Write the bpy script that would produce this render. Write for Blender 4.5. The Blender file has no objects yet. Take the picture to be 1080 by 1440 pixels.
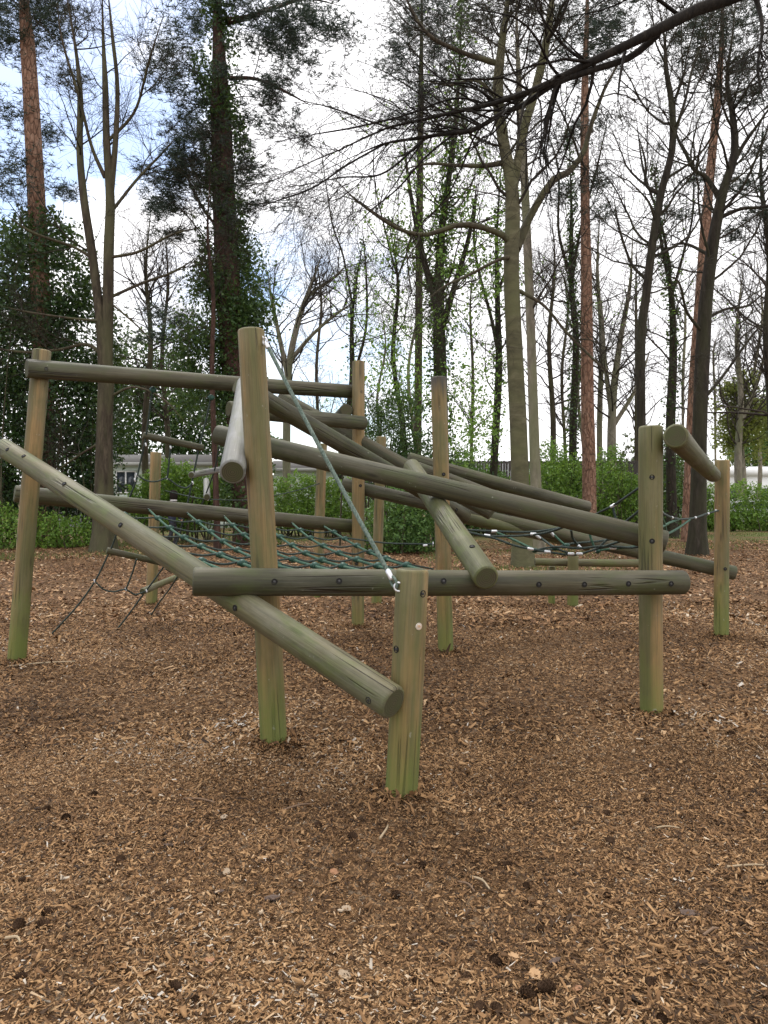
import bpy, math, random
import numpy as np
from mathutils import Matrix, Vector

# ------------------------------------------------------------------ camera
C = bpy.context.scene.collection
S = bpy.context.scene
EYE, F, HX, HY = 1.55, 1050.0, 540.0, 700.0
cd = bpy.data.cameras.new('camera'); cam = bpy.data.objects.new('camera', cd); C.objects.link(cam)
cam.location = (0, 0, EYE); cam.rotation_euler = (math.radians(90), 0, 0)
cd.sensor_fit = 'VERTICAL'; cd.sensor_height = 36.0; cd.sensor_width = 36.0
cd.lens = 36.0 * F / 1440.0
cd.shift_y = -20.0 / 1440.0
cd.clip_start = 0.05; cd.clip_end = 3000
S.camera = cam
# ------------------------------------------------------------------ sky
SUN_EL, SUN_AZ = 56.0, -28.0          # degrees; azimuth measured from +Y (view direction) to +X
W = bpy.data.worlds.new("World"); S.world = W; W.use_nodes = True
wt = W.node_tree; wt.nodes.clear()
def wn(t, **k):
    n = wt.nodes.new(t)
    for a, b in k.items(): setattr(n, a, b)
    return n
sky = wn('ShaderNodeTexSky', sky_type='NISHITA', sun_disc=False)
sky.sun_elevation = math.radians(SUN_EL); sky.sun_rotation = math.radians(SUN_AZ)
sky.air_density = 1.0; sky.dust_density = 1.0; sky.ozone_density = 1.5
tc = wn('ShaderNodeTexCoord')
mp = wn('ShaderNodeMapping'); mp.inputs['Scale'].default_value = (1.5, 1.5, 2.4); mp.inputs['Location'].default_value = (0.35, 0.2, 1.1)
nz = wn('ShaderNodeTexNoise'); nz.inputs['Scale'].default_value = 1.7; nz.inputs['Detail'].default_value = 7; nz.inputs['Roughness'].default_value = 0.58
rp = wn('ShaderNodeValToRGB'); rp.color_ramp.elements[0].position = 0.33; rp.color_ramp.elements[1].position = 0.44
mx = wn('ShaderNodeMix', data_type='RGBA')
mx.inputs[7].default_value = (8.6, 8.5, 8.65, 1)
bg = wn('ShaderNodeBackground'); bg.inputs['Strength'].default_value = 0.125
ow = wn('ShaderNodeOutputWorld')
L = wt.links.new
L(tc.outputs['Generated'], mp.inputs['Vector']); L(mp.outputs['Vector'], nz.inputs['Vector'])
# the overcast opens into broken blue sky towards the upper left and on behind the viewer's left shoulder
dt = wn('ShaderNodeVectorMath', operation='DOT_PRODUCT'); dt.inputs[1].default_value = (-.725, .435, .532)
mr = wn('ShaderNodeMapRange', interpolation_type='SMOOTHSTEP'); mr.inputs['From Min'].default_value = .74; mr.inputs['From Max'].default_value = .93; mr.inputs['To Max'].default_value = .24
sb = wn('ShaderNodeMath', operation='SUBTRACT')
L(tc.outputs['Generated'], dt.inputs[0]); L(dt.outputs['Value'], mr.inputs['Value']); L(nz.outputs['Fac'], sb.inputs[0]); L(mr.outputs['Result'], sb.inputs[1]); L(sb.outputs[0], rp.inputs['Fac']); L(rp.outputs['Color'], mx.inputs[0])
L(sky.outputs['Color'], mx.inputs[6]); L(mx.outputs[2], bg.inputs['Color']); L(bg.outputs['Background'], ow.inputs['Surface'])
# ------------------------------------------------------------------ sun
sd = bpy.data.lights.new('sun', 'SUN'); sun = bpy.data.objects.new('sun', sd); C.objects.link(sun)
sd.energy = 1.5; sd.angle = math.radians(20); sd.color = (1.0, 0.96, 0.9)
az, el = math.radians(SUN_AZ), math.radians(SUN_EL)
to_sun = Vector((math.sin(az) * math.cos(el), math.cos(az) * math.cos(el), math.sin(el)))
sun.rotation_euler = to_sun.to_track_quat('Z', 'Y').to_euler(); sun.location = (0, 0, 40)
# ------------------------------------------------------------------ exposure
S.view_settings.view_transform = 'Standard'; S.view_settings.look = 'None'
S.view_settings.exposure = 0.80; S.view_settings.gamma = 1.0; S.view_settings.use_curve_mapping = False
S.cycles.max_bounces = 6; S.cycles.diffuse_bounces = 3; S.cycles.transparent_max_bounces = 4
S.cycles.use_denoising = True

rng = np.random.default_rng(7); random.seed(7)
V3 = lambda *a: np.array(a, dtype=float)

def P(px, py, d):
    """point that stands d metres ahead, seen at photo pixel px, py"""
    return V3((px - HX) / F * d, d, EYE + (HY - py) / F * d)
def ground_d(py): return EYE * F / (py - HY)
def hgt(x, y):
    x = np.asarray(x, float); y = np.asarray(y, float)
    h = 0.018 * np.sin(x * 1.3 + 0.7) * np.cos(y * 1.1 + 0.3) + 0.012 * np.sin(x * 2.9 + y * 1.7) + 0.010 * np.sin(y * 3.7 - x * 2.1 + 1)
    for mx_, my_, r_, a_ in ((-0.1, 3.5, 0.5, 0.035), (-0.9, 4.3, 0.45, 0.03), (0.9, 4.6, 0.6, 0.02), (1.9, 5.0, 0.5, 0.02), (-1.5, 3.3, 0.8, -0.03), (0.9, 3.0, 0.8, -0.02)):
        h = h + a_ * np.exp(-((x - mx_) ** 2 + (y - my_) ** 2) / r_ ** 2)
    far = np.clip((y - 26) / 20, 0, 1)
    return h * (1 - far)

# ------------------------------------------------------------------ object helpers
WM = {}
def tag(o, label=None, cat=None, group=None, kind=None):
    if label: o['label'] = label
    if cat: o['category'] = cat
    if group: o['group'] = group
    if kind: o['kind'] = kind
    return o
def empty(name, loc=(0, 0, 0), label=None, cat=None, group=None):
    o = bpy.data.objects.new(name, None); C.objects.link(o)
    o.location = tuple(float(v) for v in loc); o.empty_display_size = 0.2
    WM[o] = Matrix.Translation(o.location)
    return tag(o, label, cat, group)
def link(name, me, parent=None, world=None):
    o = bpy.data.objects.new(name, me); C.objects.link(o)
    world = world or Matrix.Identity(4); WM[o] = world
    if parent is not None:
        o.parent = parent; o.matrix_local = WM[parent].inverted() @ world
    else:
        o.matrix_local = world
    return o
def mesh(name, V, Q=None, T=None, mats=(), var=None, midx=None, smooth=False):
    V = np.asarray(V, dtype=np.float32).reshape(-1, 3)
    Q = np.zeros((0, 4), np.int32) if Q is None or len(Q) == 0 else np.asarray(Q, np.int32)
    T = np.zeros((0, 3), np.int32) if T is None or len(T) == 0 else np.asarray(T, np.int32)
    me = bpy.data.meshes.new(name)
    me.vertices.add(len(V)); me.vertices.foreach_set('co', V.ravel())
    lv = np.concatenate([Q.ravel(), T.ravel()]).astype(np.int32)
    me.loops.add(len(lv)); me.loops.foreach_set('vertex_index', lv)
    np_ = len(Q) + len(T); me.polygons.add(np_)
    st = np.concatenate([np.arange(len(Q)) * 4, len(Q) * 4 + np.arange(len(T)) * 3]).astype(np.int32)
    me.polygons.foreach_set('loop_start', st)
    for m in mats: me.materials.append(m)
    if midx is not None: me.polygons.foreach_set('material_index', np.asarray(midx, np.int32))
    if smooth: me.polygons.foreach_set('use_smooth', np.ones(np_, bool))
    me.update(calc_edges=True)
    if var is not None:
        a = me.attributes.new('var', 'FLOAT', 'FACE'); a.data.foreach_set('value', np.asarray(var, np.float32))
    me.validate()
    return me
class G:
    """collects vertices, quads and triangles for ONE mesh"""
    def __init__(s): s.V = []; s.Q = []; s.T = []; s.qm = []; s.tm = []; s.qv = []; s.tv = []; s.n = 0
    def add(s, V, Q=None, T=None, m=0, qv=None, tv=None):
        V = np.asarray(V, float).reshape(-1, 3); s.V.append(V)
        if Q is not None and len(Q):
            Q = np.asarray(Q); s.Q.append(Q + s.n); s.qm.append(np.full(len(Q), m)); s.qv.append(np.full(len(Q), .5) if qv is None else qv)
        if T is not None and len(T):
            T = np.asarray(T); s.T.append(T + s.n); s.tm.append(np.full(len(T), m)); s.tv.append(np.full(len(T), .5) if tv is None else tv)
        s.n += len(V)
    def box(s, lo, hi, m=0):
        x0, y0, z0 = lo; x1, y1, z1 = hi
        s.add([(x0,y0,z0),(x1,y0,z0),(x1,y1,z0),(x0,y1,z0),(x0,y0,z1),(x1,y0,z1),(x1,y1,z1),(x0,y1,z1)],
              [(0,3,2,1),(4,5,6,7),(0,1,5,4),(1,2,6,5),(2,3,7,6),(3,0,4,7)], m=m)
    def tubes(s, Pt, R, sides=4, m=0, caps=False):
        """Pt (M,N,3) centre lines, R (M,N) radii"""
        Pt = np.asarray(Pt, float); R = np.asarray(R, float)
        if Pt.ndim == 2: Pt = Pt[None]; R = R[None]
        M, N, _ = Pt.shape
        if M == 0: return
        tg = np.gradient(Pt, axis=1); tg /= np.linalg.norm(tg, axis=2, keepdims=True) + 1e-9
        av = Pt[:, -1] - Pt[:, 0]
        ref = np.zeros((M, 3)); ref[np.arange(M), np.argmin(np.abs(av), axis=1)] = 1
        b = np.cross(tg, ref[:, None, :]); b /= np.linalg.norm(b, axis=2, keepdims=True) + 1e-9
        c = np.cross(tg, b)
        th = np.arange(sides) * 2 * np.pi / sides
        ring = (b[:, :, None, :] * np.cos(th)[None, None, :, None] + c[:, :, None, :] * np.sin(th)[None, None, :, None])
        V = Pt[:, :, None, :] + ring * R[:, :, None, None]
        base = (np.arange(M)[:, None, None] * N + np.arange(N - 1)[None, :, None]) * sides
        k = np.arange(sides)[None, None, :]; k2 = (k + 1) % sides
        Q = np.stack([base + k, base + k2, base + sides + k2, base + sides + k], -1).reshape(-1, 4)
        s.add(V.reshape(-1, 3), Q, m=m)
        if caps:
            for mi in range(M):
                for e, pt in ((0, Pt[mi, 0]), (N - 1, Pt[mi, -1])):
                    ids = (mi * N + e) * sides + np.arange(sides)
                    vv = V[mi, e]; n0 = len(vv)
                    s.add(np.vstack([vv, pt]), None, [(i, (i + 1) % sides, n0) for i in range(sides)], m=m)
    def make(s, name, mats, parent=None, smooth=False, world=None, origin=None, var=False):
        V = np.concatenate(s.V) if s.V else np.zeros((0, 3))
        if origin is not None: V = V - np.asarray(origin, float)
        Q = np.concatenate(s.Q) if s.Q else None; T = np.concatenate(s.T) if s.T else None
        mi = np.concatenate(s.qm + s.tm) if (s.qm or s.tm) else None
        vv = np.concatenate(s.qv + s.tv) if var else None
        me = mesh(name, V, Q, T, mats if isinstance(mats, (list, tuple)) else [mats], vv, mi, smooth)
        return link(name, me, parent, world or (Matrix.Translation(Vector(origin)) if origin is not None else None))
def kids(o, name, g, mats, **k): return g.make(name, mats, o, origin=np.array(WM[o].translation), **k)

def catmull(pts, n):
    pts = np.asarray(pts, float); k = len(pts)
    if k == 2:
        t = np.linspace(0, 1, n)[:, None]; return pts[0] * (1 - t) + pts[1] * t
    ext = np.vstack([2 * pts[0] - pts[1], pts, 2 * pts[-1] - pts[-2]])
    u = np.linspace(0, k - 1 - 1e-6, n); i = u.astype(int); t = (u - i)[:, None]
    p0, p1, p2, p3 = ext[i], ext[i + 1], ext[i + 2], ext[i + 3]
    return 0.5 * (2 * p1 + (p2 - p0) * t + (2 * p0 - 5 * p1 + 4 * p2 - p3) * t ** 2 + (3 * p1 - p0 - 3 * p2 + p3) * t ** 3)

# ------------------------------------------------------------------ materials
class NT:
    def __init__(s, name):
        s.m = bpy.data.materials.new(name); s.m.use_nodes = True; s.t = s.m.node_tree; s.t.nodes.clear()
        s.out = s.n('ShaderNodeOutputMaterial')
    def n(s, t, **k):
        x = s.t.nodes.new(t)
        for a, b in k.items():
            if a.startswith('i_'):
                x.inputs[a[2:].replace('_', ' ')].default_value = b
            else: setattr(x, a, b)
        return x
    def l(s, a, b): s.t.links.new(a, b)
    def ramp(s, fac, stops, interp='LINEAR'):
        r = s.n('ShaderNodeValToRGB'); cr = r.color_ramp; cr.interpolation = interp
        while len(cr.elements) < len(stops): cr.elements.new(0.5)
        for e, (p, c) in zip(cr.elements, stops): e.position = p; e.color = (c if len(c) == 4 else (*c, 1))
        s.l(fac, r.inputs['Fac']); return r.outputs['Color']
    def mix(s, f, a, b, blend='MIX'):
        x = s.n('ShaderNodeMix', data_type='RGBA', blend_type=blend)
        for v, i in ((f, 0), (a, 6), (b, 7)):
            if isinstance(v, (int, float)): x.inputs[i].default_value = v
            elif isinstance(v, tuple): x.inputs[i].default_value = (*v, 1) if len(v) == 3 else v
            else: s.l(v, x.inputs[i])
        return x.outputs[2]
    def math(s, op, a, b=0.5, clamp=False):
        x = s.n('ShaderNodeMath', operation=op, use_clamp=clamp)
        for v, i in ((a, 0), (b, 1)):
            if isinstance(v, (int, float)): x.inputs[i].default_value = v
            else: s.l(v, x.inputs[i])
        return x.outputs[0]
    def coord(s, scale=(1, 1, 1), kind='Object', rnd=True):
        tcn = s.n('ShaderNodeTexCoord'); mpn = s.n('ShaderNodeMapping'); mpn.inputs['Scale'].default_value = scale
        if kind == 'World':
            g = s.n('ShaderNodeNewGeometry'); s.l(g.outputs['Position'], mpn.inputs['Vector'])
        else: s.l(tcn.outputs[kind], mpn.inputs['Vector'])
        if rnd:
            oi = s.n('ShaderNodeObjectInfo'); v = s.n('ShaderNodeVectorMath', operation='SCALE'); v.inputs[0].default_value = (37, 53, 71)
            s.l(oi.outputs['Random'], v.inputs['Scale']); s.l(v.outputs[0], mpn.inputs['Location'])
        return mpn.outputs['Vector']
    def noise(s, vec, scale=1, detail=4, rough=.55, dist=0):
        x = s.n('ShaderNodeTexNoise'); x.inputs['Scale'].default_value = scale; x.inputs['Detail'].default_value = detail
        x.inputs['Roughness'].default_value = rough; x.inputs['Distortion'].default_value = dist
        s.l(vec, x.inputs['Vector']); return x.outputs['Fac']
    def bump(s, h, strength=.4, dist=.01):
        b = s.n('ShaderNodeBump'); b.inputs['Strength'].default_value = strength; b.inputs['Distance'].default_value = dist
        s.l(h, b.inputs['Height']); return b.outputs['Normal']
    def surf(s, col, rough=.8, normal=None, metal=0, spec=.3):
        p = s.n('ShaderNodeBsdfPrincipled')
        if isinstance(col, tuple): p.inputs['Base Color'].default_value = (*col, 1)
        else: s.l(col, p.inputs['Base Color'])
        if isinstance(rough, (int, float)): p.inputs['Roughness'].default_value = rough
        else: s.l(rough, p.inputs['Roughness'])
        p.inputs['Metallic'].default_value = metal; p.inputs['Specular IOR Level'].default_value = spec
        if normal is not None: s.l(normal, p.inputs['Normal'])
        s.l(p.outputs[0], s.out.inputs['Surface']); return p
def plain(name, col, rough=.6, metal=0, spec=.4, grain=.12, scale=30):
    t = NT(name); v = t.coord((1, 1, 1)); n = t.noise(v, scale, 3)
    c = t.mix(t.math('MULTIPLY', n, 1.0), tuple(x * (1 - grain) for x in col), tuple(min(1, x * (1 + grain)) for x in col))
    t.surf(c, rough, None, metal, spec); return t.m

def m_log(name, tan, olive, dark, grey, moss, post=False, black=None):
    t = NT(name)
    big = t.noise(t.coord((7, 7, .42)), 1.0, 3, .5)
    fine = t.noise(t.coord((24, 24, .7)), 1.0, 6, .62, .5)
    hair = t.noise(t.coord((80, 80, 2.4)), 1.0, 4, .65, .3)
    blot = t.noise(t.coord((7, 7, 3.2)), 1.0, 6, .66)
    wear = t.noise(t.coord((4, 4, 1.3)), 1.0, 5, .65)
    col = t.mix(t.ramp(big, [(.43, (0, 0, 0)), (.60, (1, 1, 1))]), olive, tan)
    col = t.mix(t.math('MULTIPLY', t.ramp(fine, [(.42, (1, 1, 1)), (.55, (0, 0, 0))]), .24 if post else .30), col, dark)
    col = t.mix(t.math('MULTIPLY', t.ramp(wear, [(.48, (0, 0, 0)), (.66, (1, 1, 1))]), .6), col, grey)
    col = t.mix(t.math('MULTIPLY', t.ramp(hair, [(.38, (1, 1, 1)), (.52, (0, 0, 0))]), .28), col, dark)
    crack = t.ramp(t.noise(t.coord((13, 13, .28)), 1.0, 2, .4, .2), [(.480, (0, 0, 0)), (.496, (1, 1, 1)), (.504, (1, 1, 1)), (.520, (0, 0, 0))])
    brk = t.ramp(t.noise(t.coord((2, 2, 1.1)), 1.0, 2), [(.52, (0, 0, 0)), (.58, (1, 1, 1))])
    ck = t.math('MULTIPLY', crack, brk)
    col = t.mix(t.math('MULTIPLY', ck, .55 if post else .8), col, (.025, .018, .012))
    vk = t.n('ShaderNodeTexVoronoi'); vk.inputs['Scale'].default_value = 1; t.l(t.coord((7, 7, 1.7)), vk.inputs['Vector'])
    col = t.mix(t.math('MULTIPLY', t.ramp(vk.outputs['Distance'], [(.05, (1, 1, 1)), (.13, (0, 0, 0))]), .7), col, dark)
    mb = t.ramp(blot, [(.48, (0, 0, 0)), (.66, (1, 1, 1))])
    col = t.mix(t.math('MULTIPLY', mb, .62 if not post else .45), col, moss)
    if post:
        geo = t.n('ShaderNodeNewGeometry'); sp = t.n('ShaderNodeSeparateXYZ'); t.l(geo.outputs['Position'], sp.inputs[0])
        zz = t.math('ADD', sp.outputs['Z'], t.math('MULTIPLY', t.math('SUBTRACT', blot, .5), 1.5))
        oi2 = t.n('ShaderNodeObjectInfo'); zz = t.math('ADD', zz, t.math('MULTIPLY', t.math('SUBTRACT', oi2.outputs['Random'], .6), .35))
        low = t.ramp(zz, [(.0, (1, 1, 1)), (.16, (.7, .7, .7)), (.52, (0, 0, 0))])
        col = t.mix(t.math('MULTIPLY', low, .68), col, (.115, .155, .024))
        if black:
            col = t.mix(t.math('MULTIPLY', t.ramp(t.math('DIVIDE', t.math('ADD', sp.outputs['Z'], t.math('MULTIPLY', t.math('SUBTRACT', fine, .5), .35)), 4), [(black / 4 - .045, (0, 0, 0)), (black / 4, (1, 1, 1))]), .85), col, (.03, .028, .026))
    lich = t.ramp(t.noise(t.coord((26, 26, 20)), 1.0, 3, .6), [(.70, (0, 0, 0)), (.74, (1, 1, 1))])
    col = t.mix(t.math('MULTIPLY', lich, .35), col, (.36, .36, .30))
    h = t.math('ADD', t.math('MULTIPLY', fine, .5), t.math('SUBTRACT', t.math('MULTIPLY', hair, .3), t.math('MULTIPLY', ck, 1.2)))
    t.surf(col, .66, t.bump(h, .8, .009), 0, .42); return t.m
def m_end(name):
    t = NT(name)
    w = t.n('ShaderNodeTexWave', wave_type='RINGS', rings_direction='Z'); w.inputs['Scale'].default_value = 26; w.inputs['Distortion'].default_value = 1.6; w.inputs['Detail'].default_value = 3
    t.l(t.coord((1, 1, 1), rnd=False), w.inputs['Vector'])
    n = t.noise(t.coord((14, 14, 14)), 1, 5, .6)
    c = t.mix(w.outputs['Fac'], (.045, .04, .022), (.085, .075, .04))
    c = t.mix(t.ramp(n, [(.4, (0, 0, 0)), (.65, (1, 1, 1))]), c, (.06, .066, .026))
    t.surf(c, .85, t.bump(n, .4, .006)); return t.m

M = {}
PW = ((.28, .178, .068), (.122, .110, .039), (.040, .030, .015), (.185, .16, .088), (.078, .092, .025), True)
M['post'] = m_log('weathered_post_wood', *PW); M['post_black'] = m_log('blackened_post_wood', *PW, black=2.72)
M['beam'] = m_log('weathered_beam_wood', (.078, .067, .034), (.043, .043, .019), (.013, .011, .007), (.112, .104, .072), (.050, .064, .014))
M['beam_green'] = m_log('mossy_beam_wood', (.130, .112, .054), (.078, .080, .028), (.024, .02, .011), (.175, .165, .115), (.084, .112, .02))
M['beam_grey'] = m_log('silvered_beam_wood', (.22, .215, .19), (.17, .17, .15), (.06, .06, .052), (.26, .265, .27), (.14, .15, .09))
M['end'] = m_end('log_end_grain')
M['recess_shade'] = plain('bolt_recess_shade', (.012, .011, .009), .8)  # flat black stands for the shade inside the bolt recesses
M['steel'] = plain('dull_steel', (.06, .06, .06), .5, .6)
M['bright'] = plain('bright_ferrule_metal', (.66, .67, .68), .35, .55)
def m_rope(name, c1, c2):
    t = NT(name); n = t.noise(t.coord((60, 60, 60)), 1, 3)
    t.surf(t.mix(t.ramp(n, [(.35, (0, 0, 0)), (.65, (1, 1, 1))]), c1, c2), .75, t.bump(n, .5, .004)); return t.m
M['rope_green'] = m_rope('green_rope', (.022, .066, .040), (.062, .135, .085))
M['rope_dark'] = m_rope('dark_rope', (.018, .028, .024), (.05, .07, .058))
M['cable'] = m_rope('green_grey_cable', (.055, .085, .066), (.155, .195, .16))
M['knot'] = plain('dark_green_plastic', (.014, .058, .038), .5)

def m_bark(name, a, b, c, scale=(9, 9, 2.2), bump=.8, moss=None):
    t = NT(name)
    n1 = t.noise(t.coord(scale), 1, 6, .65, .4); n2 = t.noise(t.coord(tuple(x * .22 for x in scale)), 1, 3)
    col = t.ramp(n1, [(.3, a), (.52, b), (.72, c)])
    if moss: col = t.mix(t.math('MULTIPLY', t.ramp(n2, [(.42, (0, 0, 0)), (.62, (1, 1, 1))]), .7), col, moss)
    t.surf(col, .9, t.bump(n1, bump, .03), 0, .2); return t.m
M['bark_beech'] = m_bark('smooth_beech_bark', (.055, .05, .03), (.10, .092, .054), (.16, .145, .09), (3, 3, 7), .5, (.115, .118, .055))
M['bark_dark'] = m_bark('dark_bark', (.014, .012, .009), (.034, .028, .021), (.065, .053, .04), (12, 12, 2.5), 1, (.045, .045, .024))
M['bark_backlit_dark'] = m_bark('backlit_shade_bark', (.006, .005, .004), (.016, .013, .010), (.034, .028, .021), (12, 12, 2.5), 1)  # darker copy of dark bark: the bough's backlit shade painted into its colour
M['bark_brown'] = m_bark('brown_bark', (.025, .020, .014), (.058, .046, .031), (.105, .084, .058), (10, 10, 2.5), .9, (.085, .085, .042))
M['bark_twig'] = m_bark('twig_bark', (.025, .021, .017), (.05, .041, .032), (.085, .07, .054), (6, 6, 6), .3)
M['bark_grey'] = m_bark('pale_grey_bark', (.12, .105, .08), (.21, .185, .14), (.30, .27, .21), (7, 7, 3), .4, (.16, .17, .09))
def m_pine(name):
    t = NT(name)
    v = t.n('ShaderNodeTexVoronoi', feature='DISTANCE_TO_EDGE'); v.inputs['Scale'].default_value = 1; t.l(t.coord((9, 9, 3)), v.inputs['Vector'])
    n = t.noise(t.coord((8, 8, 4)), 1, 5, .6)
    col = t.ramp(n, [(.3, (.13, .07, .045)), (.5, (.245, .14, .093)), (.72, (.35, .23, .165))])
    e = t.ramp(v.outputs['Distance'], [(.0, (1, 1, 1)), (.09, (0, 0, 0))])
    col = t.mix(t.math('MULTIPLY', e, .7), col, (.06, .035, .025))
    t.surf(col, .9, t.bump(t.math('SUBTRACT', n, t.math('MULTIPLY', e, .8)), .9, .03), 0, .2); return t.m
M['bark_pine'] = m_pine('red_pine_bark')
M['bark_plated'] = m_bark('plated_red_brown_bark', (.022, .014, .011), (.065, .036, .027), (.115, .07, .052), (11, 11, 3), 1)

def m_leaf(name, stops, trans=.3, rough=.5, tcol=None):
    t = NT(name)
    at = t.n('ShaderNodeAttribute', attribute_name='var')
    col = t.ramp(at.outputs['Fac'], stops)
    p = t.n('ShaderNodeBsdfPrincipled'); t.l(col, p.inputs['Base Color']); p.inputs['Roughness'].default_value = rough; p.inputs['Specular IOR Level'].default_value = .35
    tr = t.n('ShaderNodeBsdfTranslucent'); t.l(t.mix(.5, col, tcol or (.16, .22, .03)), tr.inputs['Color'])
    m = t.n('ShaderNodeMixShader'); m.inputs[0].default_value = trans
    t.l(p.outputs[0], m.inputs[1]); t.l(tr.outputs[0], m.inputs[2]); t.l(m.outputs[0], t.out.inputs['Surface']); return t.m
M['holly'] = m_leaf('holly_leaf', [(0, (.012, .03, .012)), (.5, (.028, .062, .022)), (.85, (.055, .11, .032)), (1, (.11, .16, .06))], .3, .4)
M['ivy'] = m_leaf('ivy_leaf', [(0, (.02, .045, .016)), (.5, (.042, .09, .027)), (.85, (.08, .15, .04)), (1, (.15, .21, .07))], .35, .4)
M['spring'] = m_leaf('spring_leaf', [(0, (.10, .20, .035)), (.5, (.18, .33, .055)), (1, (.27, .42, .09))], .45, .5)
M['laurel'] = m_leaf('laurel_leaf', [(0, (.07, .15, .025)), (.5, (.16, .30, .045)), (1, (.30, .44, .08))], .42, .35)
M['shrub'] = m_leaf('shrub_leaf', [(0, (.04, .095, .028)), (.5, (.09, .185, .045)), (1, (.18, .30, .075))], .38, .45)
M['needle'] = m_leaf('pine_needle', [(0, (.014, .026, .02)), (.6, (.03, .05, .034)), (1, (.06, .085, .05))], .15, .5, (.06, .10, .05))
M['yellowgreen'] = m_leaf('yellow_green_leaf', [(0, (.13, .17, .035)), (.5, (.20, .24, .05)), (1, (.27, .30, .07))], .4, .5, (.25, .28, .05))
M['grass'] = m_leaf('grass_blade', [(0, (.06, .09, .025)), (.5, (.11, .15, .04)), (1, (.22, .22, .08))], .3, .6)
M['farwood'] = m_leaf('far_wood_foliage', [(0, (.05, .065, .045)), (.5, (.085, .105, .06)), (.8, (.12, .13, .07)), (1, (.17, .18, .08))], .2, .7)
CH = [(0, (.024, .014, .008)), (.12, (.072, .039, .018)), (.34, (.185, .098, .042)), (.56, (.295, .165, .072)), (.74, (.395, .24, .115)), (.88, (.46, .315, .18)), (.96, (.46, .38, .28)), (1, (.53, .49, .43))]
t = NT('bark_chip'); at = t.n('ShaderNodeAttribute', attribute_name='var')
cc = t.ramp(at.outputs['Fac'], CH)
nn = t.noise(t.coord((40, 40, 40), 'World', False), 1, 4)
cc = t.mix(t.math('MULTIPLY', t.ramp(nn, [(.35, (1, 1, 1)), (.6, (0, 0, 0))]), .35), cc, (.06, .035, .02))
t.surf(cc, .85, None, 0, .2); M['chip'] = t.m
t = NT('leaf_litter'); at = t.n('ShaderNodeAttribute', attribute_name='var')
t.surf(t.ramp(at.outputs['Fac'], [(0, (.07, .036, .018)), (.35, (.215, .112, .05)), (.65, (.345, .195, .092)), (.88, (.46, .305, .17)), (1, (.55, .45, .33))]), .8, None, 0, .25); M['litter'] = t.m
# ground
t = NT('woodland_floor')
w1 = t.coord((1, 1, 1), 'World', False)
n1 = t.noise(w1, 55, 6, .7, .3); n2 = t.noise(w1, 14, 5, .6); n3 = t.noise(w1, .55, 4, .55)
vo = t.n('ShaderNodeTexVoronoi'); vo.inputs['Scale'].default_value = 48; vo.inputs['Randomness'].default_value = 1; t.l(t.coord((1, .7, 1), 'World', False), vo.inputs['Vector'])
sep = t.n('ShaderNodeSeparateColor'); t.l(vo.outputs['Color'], sep.inputs[0])
chips = t.ramp(sep.outputs[0], [(0, (.045, .026, .014)), (.3, (.13, .07, .032)), (.6, (.24, .135, .06)), (.85, (.34, .21, .105)), (1, (.38, .30, .21))])
fine = t.ramp(n1, [(.3, (.045, .026, .014)), (.5, (.135, .073, .034)), (.7, (.26, .15, .075))])
mulch = t.mix(.45, chips, fine)
mulch = t.mix(t.math('MULTIPLY', t.ramp(n2, [(.35, (1, 1, 1)), (.55, (0, 0, 0))]), .4), mulch, (.07, .04, .022))
spy = t.n('ShaderNodeSeparateXYZ'); t.l(w1, spy.inputs[0])
yy = t.math('ADD', spy.outputs['Y'], t.math('MULTIPLY', t.math('SUBTRACT', n3, .5), 14))
gr = t.ramp(t.math('DIVIDE', yy, 60), [(.36, (0, 0, 0)), (.47, (1, 1, 1))])
patch = t.ramp(t.noise(w1, .35, 5, .6), [(.42, (0, 0, 0)), (.56, (1, 1, 1))])
grass = t.ramp(n1, [(.3, (.06, .075, .022)), (.55, (.13, .145, .045)), (.75, (.23, .21, .09))])
col = t.mix(t.math('MULTIPLY', gr, patch), mulch, grass)
t.surf(col, .95, t.bump(t.math('ADD', n1, t.math('MULTIPLY', sep.outputs[1], .6)), .9, .03), 0, .15); M['ground'] = t.m

# ------------------------------------------------------------------ ground sheet
def lines(lo, hi, step, far, k=1.35):
    a = list(np.arange(lo, hi + 1e-6, step)); s = step
    while a[-1] < far: s *= k; a.append(a[-1] + s)
    b = []; s = step; x = lo
    while x > -far: s *= k; x -= s; b.append(x)
    return np.array(b[::-1] + a)
gx = lines(-12, 12, .16, 900); gy = lines(1.0, 16, .16, 900)
X, Y = np.meshgrid(gx, gy); Z = hgt(X, Y)
nx, ny = len(gx), len(gy)
idx = np.arange(nx * ny).reshape(ny, nx)
Q = np.stack([idx[:-1, :-1], idx[:-1, 1:], idx[1:, 1:], idx[1:, :-1]], -1).reshape(-1, 4)
go = link('ground', mesh('ground', np.stack([X, Y, Z], -1), Q, None, [M['ground']], smooth=True)); tag(go, kind='structure')

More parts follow.
